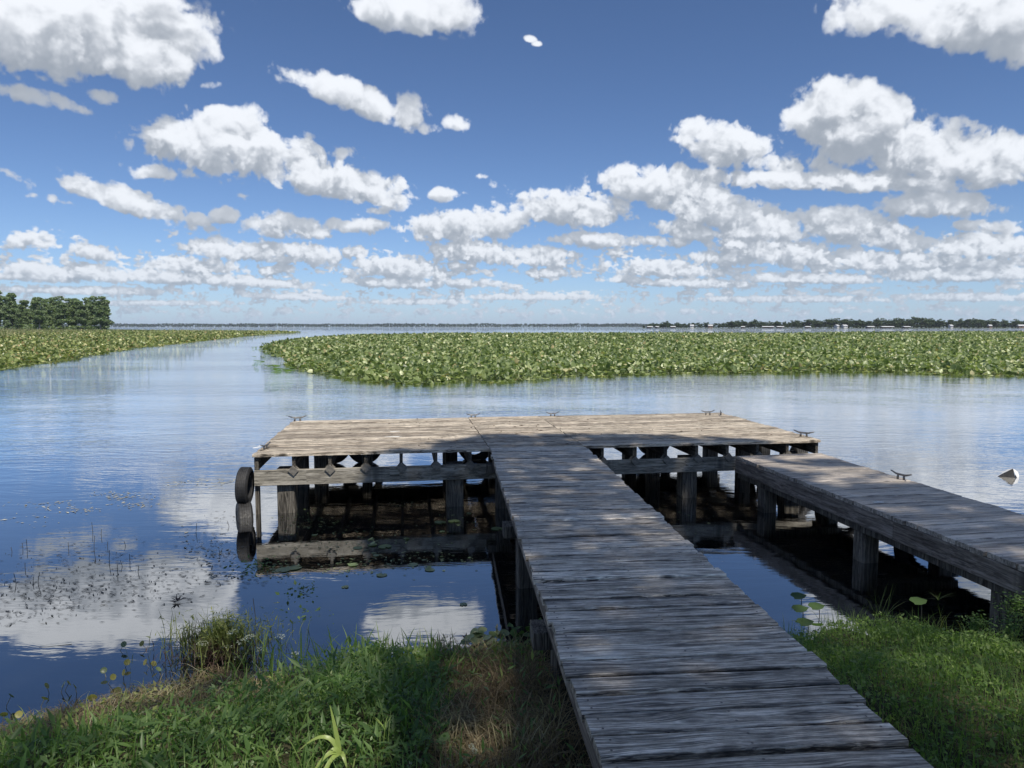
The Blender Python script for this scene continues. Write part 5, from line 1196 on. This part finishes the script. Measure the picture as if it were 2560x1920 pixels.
for i, (a, b, lab) in enumerate(PADS):
    p = P(*Z1(a, b), .006); s = .14 if i in (0, 1, 2, 4, 8, 9) else (.10 if i in (3, 5, 10, 11, 12, 18) else .065)
    B = Bits(); B.add(inst(np.array(PADT), np.array([(0, 0, 0)]), [rr.uniform(0, 6.28)], [rr.normal(0, .03)], [rr.normal(0, .03)], np.array([s])), PAD_F)
    if i in (3, 6, 11, 19): B.add(inst(np.array(PADT[:1] + PADT[1:8]), np.array([(0, 0, .003)]), [rr.uniform(0, 6.28)], [.5], [.4], np.array([s * .8])), [tuple(range(8))])
    o = B.build('lily_pad', M['pad'], label=lab, cat='lily pad', group='floating pads around the dock'); o.location = p
def litter(nm, m, lab, cat, blobs, lmin, lmax, wr=.18, zup=.004, flat=.05):
    B = Bits()
    for cx_, cy_, sx_, sy_, cnt in blobs:
        px = rr.normal(cx_, sx_, cnt); py = rr.normal(cy_, sy_, cnt); k = py > 1130; px, py = px[k], py[k]
        pos = np.array([tuple(P(a, b, zup)) for a, b in zip(px, py)]); n_ = len(pos)
        ok = (pos[:, 1] > shore_y(pos[:, 0])); pos = pos[ok]; n_ = len(pos)
        L_ = rr.uniform(lmin, lmax, n_); B.add(inst(np.array([(-.5, 0, 0), (-.1, .5, .03), (.5, .1, 0), (.1, -.4, .02)]), pos, rr.normal(.25, .8, n_), rr.normal(0, flat, n_), rr.normal(0, flat, n_), np.stack([L_, L_ * wr * rr.uniform(.6, 1.6, n_), L_], -1)), [(0, 3, 2, 1)])
    return B.build(nm, M[m], label=lab, cat=cat, kind='stuff')
litter('floating_weeds', 'weed', 'dark bits of floating weed scattered over the reflected cloud at left', 'floating weed',
       [(120, 1500, 110, 22, 330), (60, 1465, 80, 16, 200), (300, 1455, 120, 18, 260), (200, 1400, 110, 20, 220), (330, 1420, 130, 30, 160), (350, 1490, 90, 12, 80), (420, 1440, 60, 22, 60), (560, 1300, 45, 14, 55), (520, 1330, 40, 10, 30), (40, 1540, 60, 14, 60), (240, 1350, 80, 12, 40), (600, 1450, 45, 10, 50), (580, 1385, 40, 12, 30)], .012, .065)
litter('floating_scum', 'foamweed', 'pale patches of weed scum floating on the left water', 'floating weed',
       [(300, 1240, 34, 6, 130), (345, 1262, 36, 4, 60), (130, 1262, 60, 5, 60), (200, 1275, 50, 4, 50), (560, 1203, 45, 4, 80), (470, 1210, 30, 4, 40), (60, 1300, 50, 8, 30), (530, 1390, 45, 14, 60), (560, 1440, 30, 8, 50), (520, 1370, 40, 20, 60)], .015, .07, .35)
litter('shaded_weeds', 'pad', 'dull green weed fragments in the shade under the dock', 'floating weed',
       [(760, 1310, 50, 18, 110), (830, 1365, 80, 18, 120), (1000, 1400, 90, 18, 120), (690, 1425, 50, 12, 130), (950, 1350, 80, 20, 60), (1150, 1300, 60, 18, 40), (1080, 1405, 60, 10, 50), (870, 1430, 60, 8, 40), (1010, 1262, 30, 4, 40), (1130, 1262, 22, 3, 26), (1700, 1290, 60, 20, 20)], .012, .05, .4)
# water weed sprays
for (px, py, n_, sx_, sy_, lab) in ((640, 1415, 60, .13, .10, 'green water weed spray at the corner of the dock reflection'), (757, 1478, 45, .07, .09, 'small dark green sprig floating on the blue water'), (765, 1535, 20, .1, .05, 'faint pale stems floating below the sprig')):
    p = P(px, py, .01); B = Bits(); B.add(inst(np.array(OVAL), np.stack([rr.normal(0, sx_, n_), rr.normal(0, sy_, n_), rr.uniform(0, .03, n_)], -1), rr.uniform(0, 6.28, n_), rr.normal(.2, .3, n_), rr.normal(0, .3, n_), rr.uniform(.02, .06, n_)), OVAL_F)
    o = B.build('water_weed', M['broad'], label=lab, cat='water weed', kind='stuff'); o.location = p
# bare stems poking out of the shallows
B = Bits()
for a, b, h_ in [(232, 1330, .11), (255, 1340, .08), (235, 1372, .14), (68, 1372, .10), (58, 1372, .06), (170, 1372, .07), (274, 1405, .12), (327, 1405, .08), (305, 1416, .06), (489, 1332, .11), (41, 1458, .09), (95, 1458, .10), (83, 1458, .06), (66, 1422, .06), (270, 1368, .06), (314, 1365, .05), (573, 1316, .06), (295, 1432, .08), (550, 1385, .05), (640, 1545, .16), (30, 1380, .05), (345, 1430, .06)]:
    p = P(a, b, 0); stalk(B, (p.x, p.y, -.04), (p.x + RNG.uniform(-.02, .02), p.y, h_), .0028, (RNG.uniform(-.008, .008), 0, 0))
B.build('dead_stems', M['weed'], label='thin dark stems sticking up out of the shallow water at left', cat='dead stems', kind='stuff')
p = P(138, 1611, .006); B = Bits(); B.add(np.array([[(-.10, -.03, 0), (.10, .03, .004), (.10, .036, .0), (-.10, -.024, .0)]]), [(0, 1, 2, 3)]); o = B.build('stick', M['pale_stem'], label='thin pale stick floating on dark blue water at left', cat='stick'); o.location = p

# ------------------------------------------------------------------ air over the lake
m, n, out = mat('lake_haze'); pv = n.n.new('ShaderNodeVolumePrincipled'); pv.inputs['Color'].default_value = (.80, .88, 1, 1); pv.inputs['Density'].default_value = 6.5e-5; pv.inputs['Anisotropy'].default_value = .2
n.l.new(pv.outputs[0], out.inputs[1])
HB = 7400; V = [(sx_ * HB, sy_ * HB, z) for z in (-2, 34) for sx_, sy_ in ((-1, -1), (1, -1), (1, 1), (-1, 1))]
HAZE = link('haze', mesh('haze', V, [(3, 2, 1, 0), (4, 5, 6, 7), (0, 1, 5, 4), (1, 2, 6, 5), (2, 3, 7, 6), (3, 0, 4, 7)]), m, kind='stuff', label='thin blue haze over the lake', cat='haze')
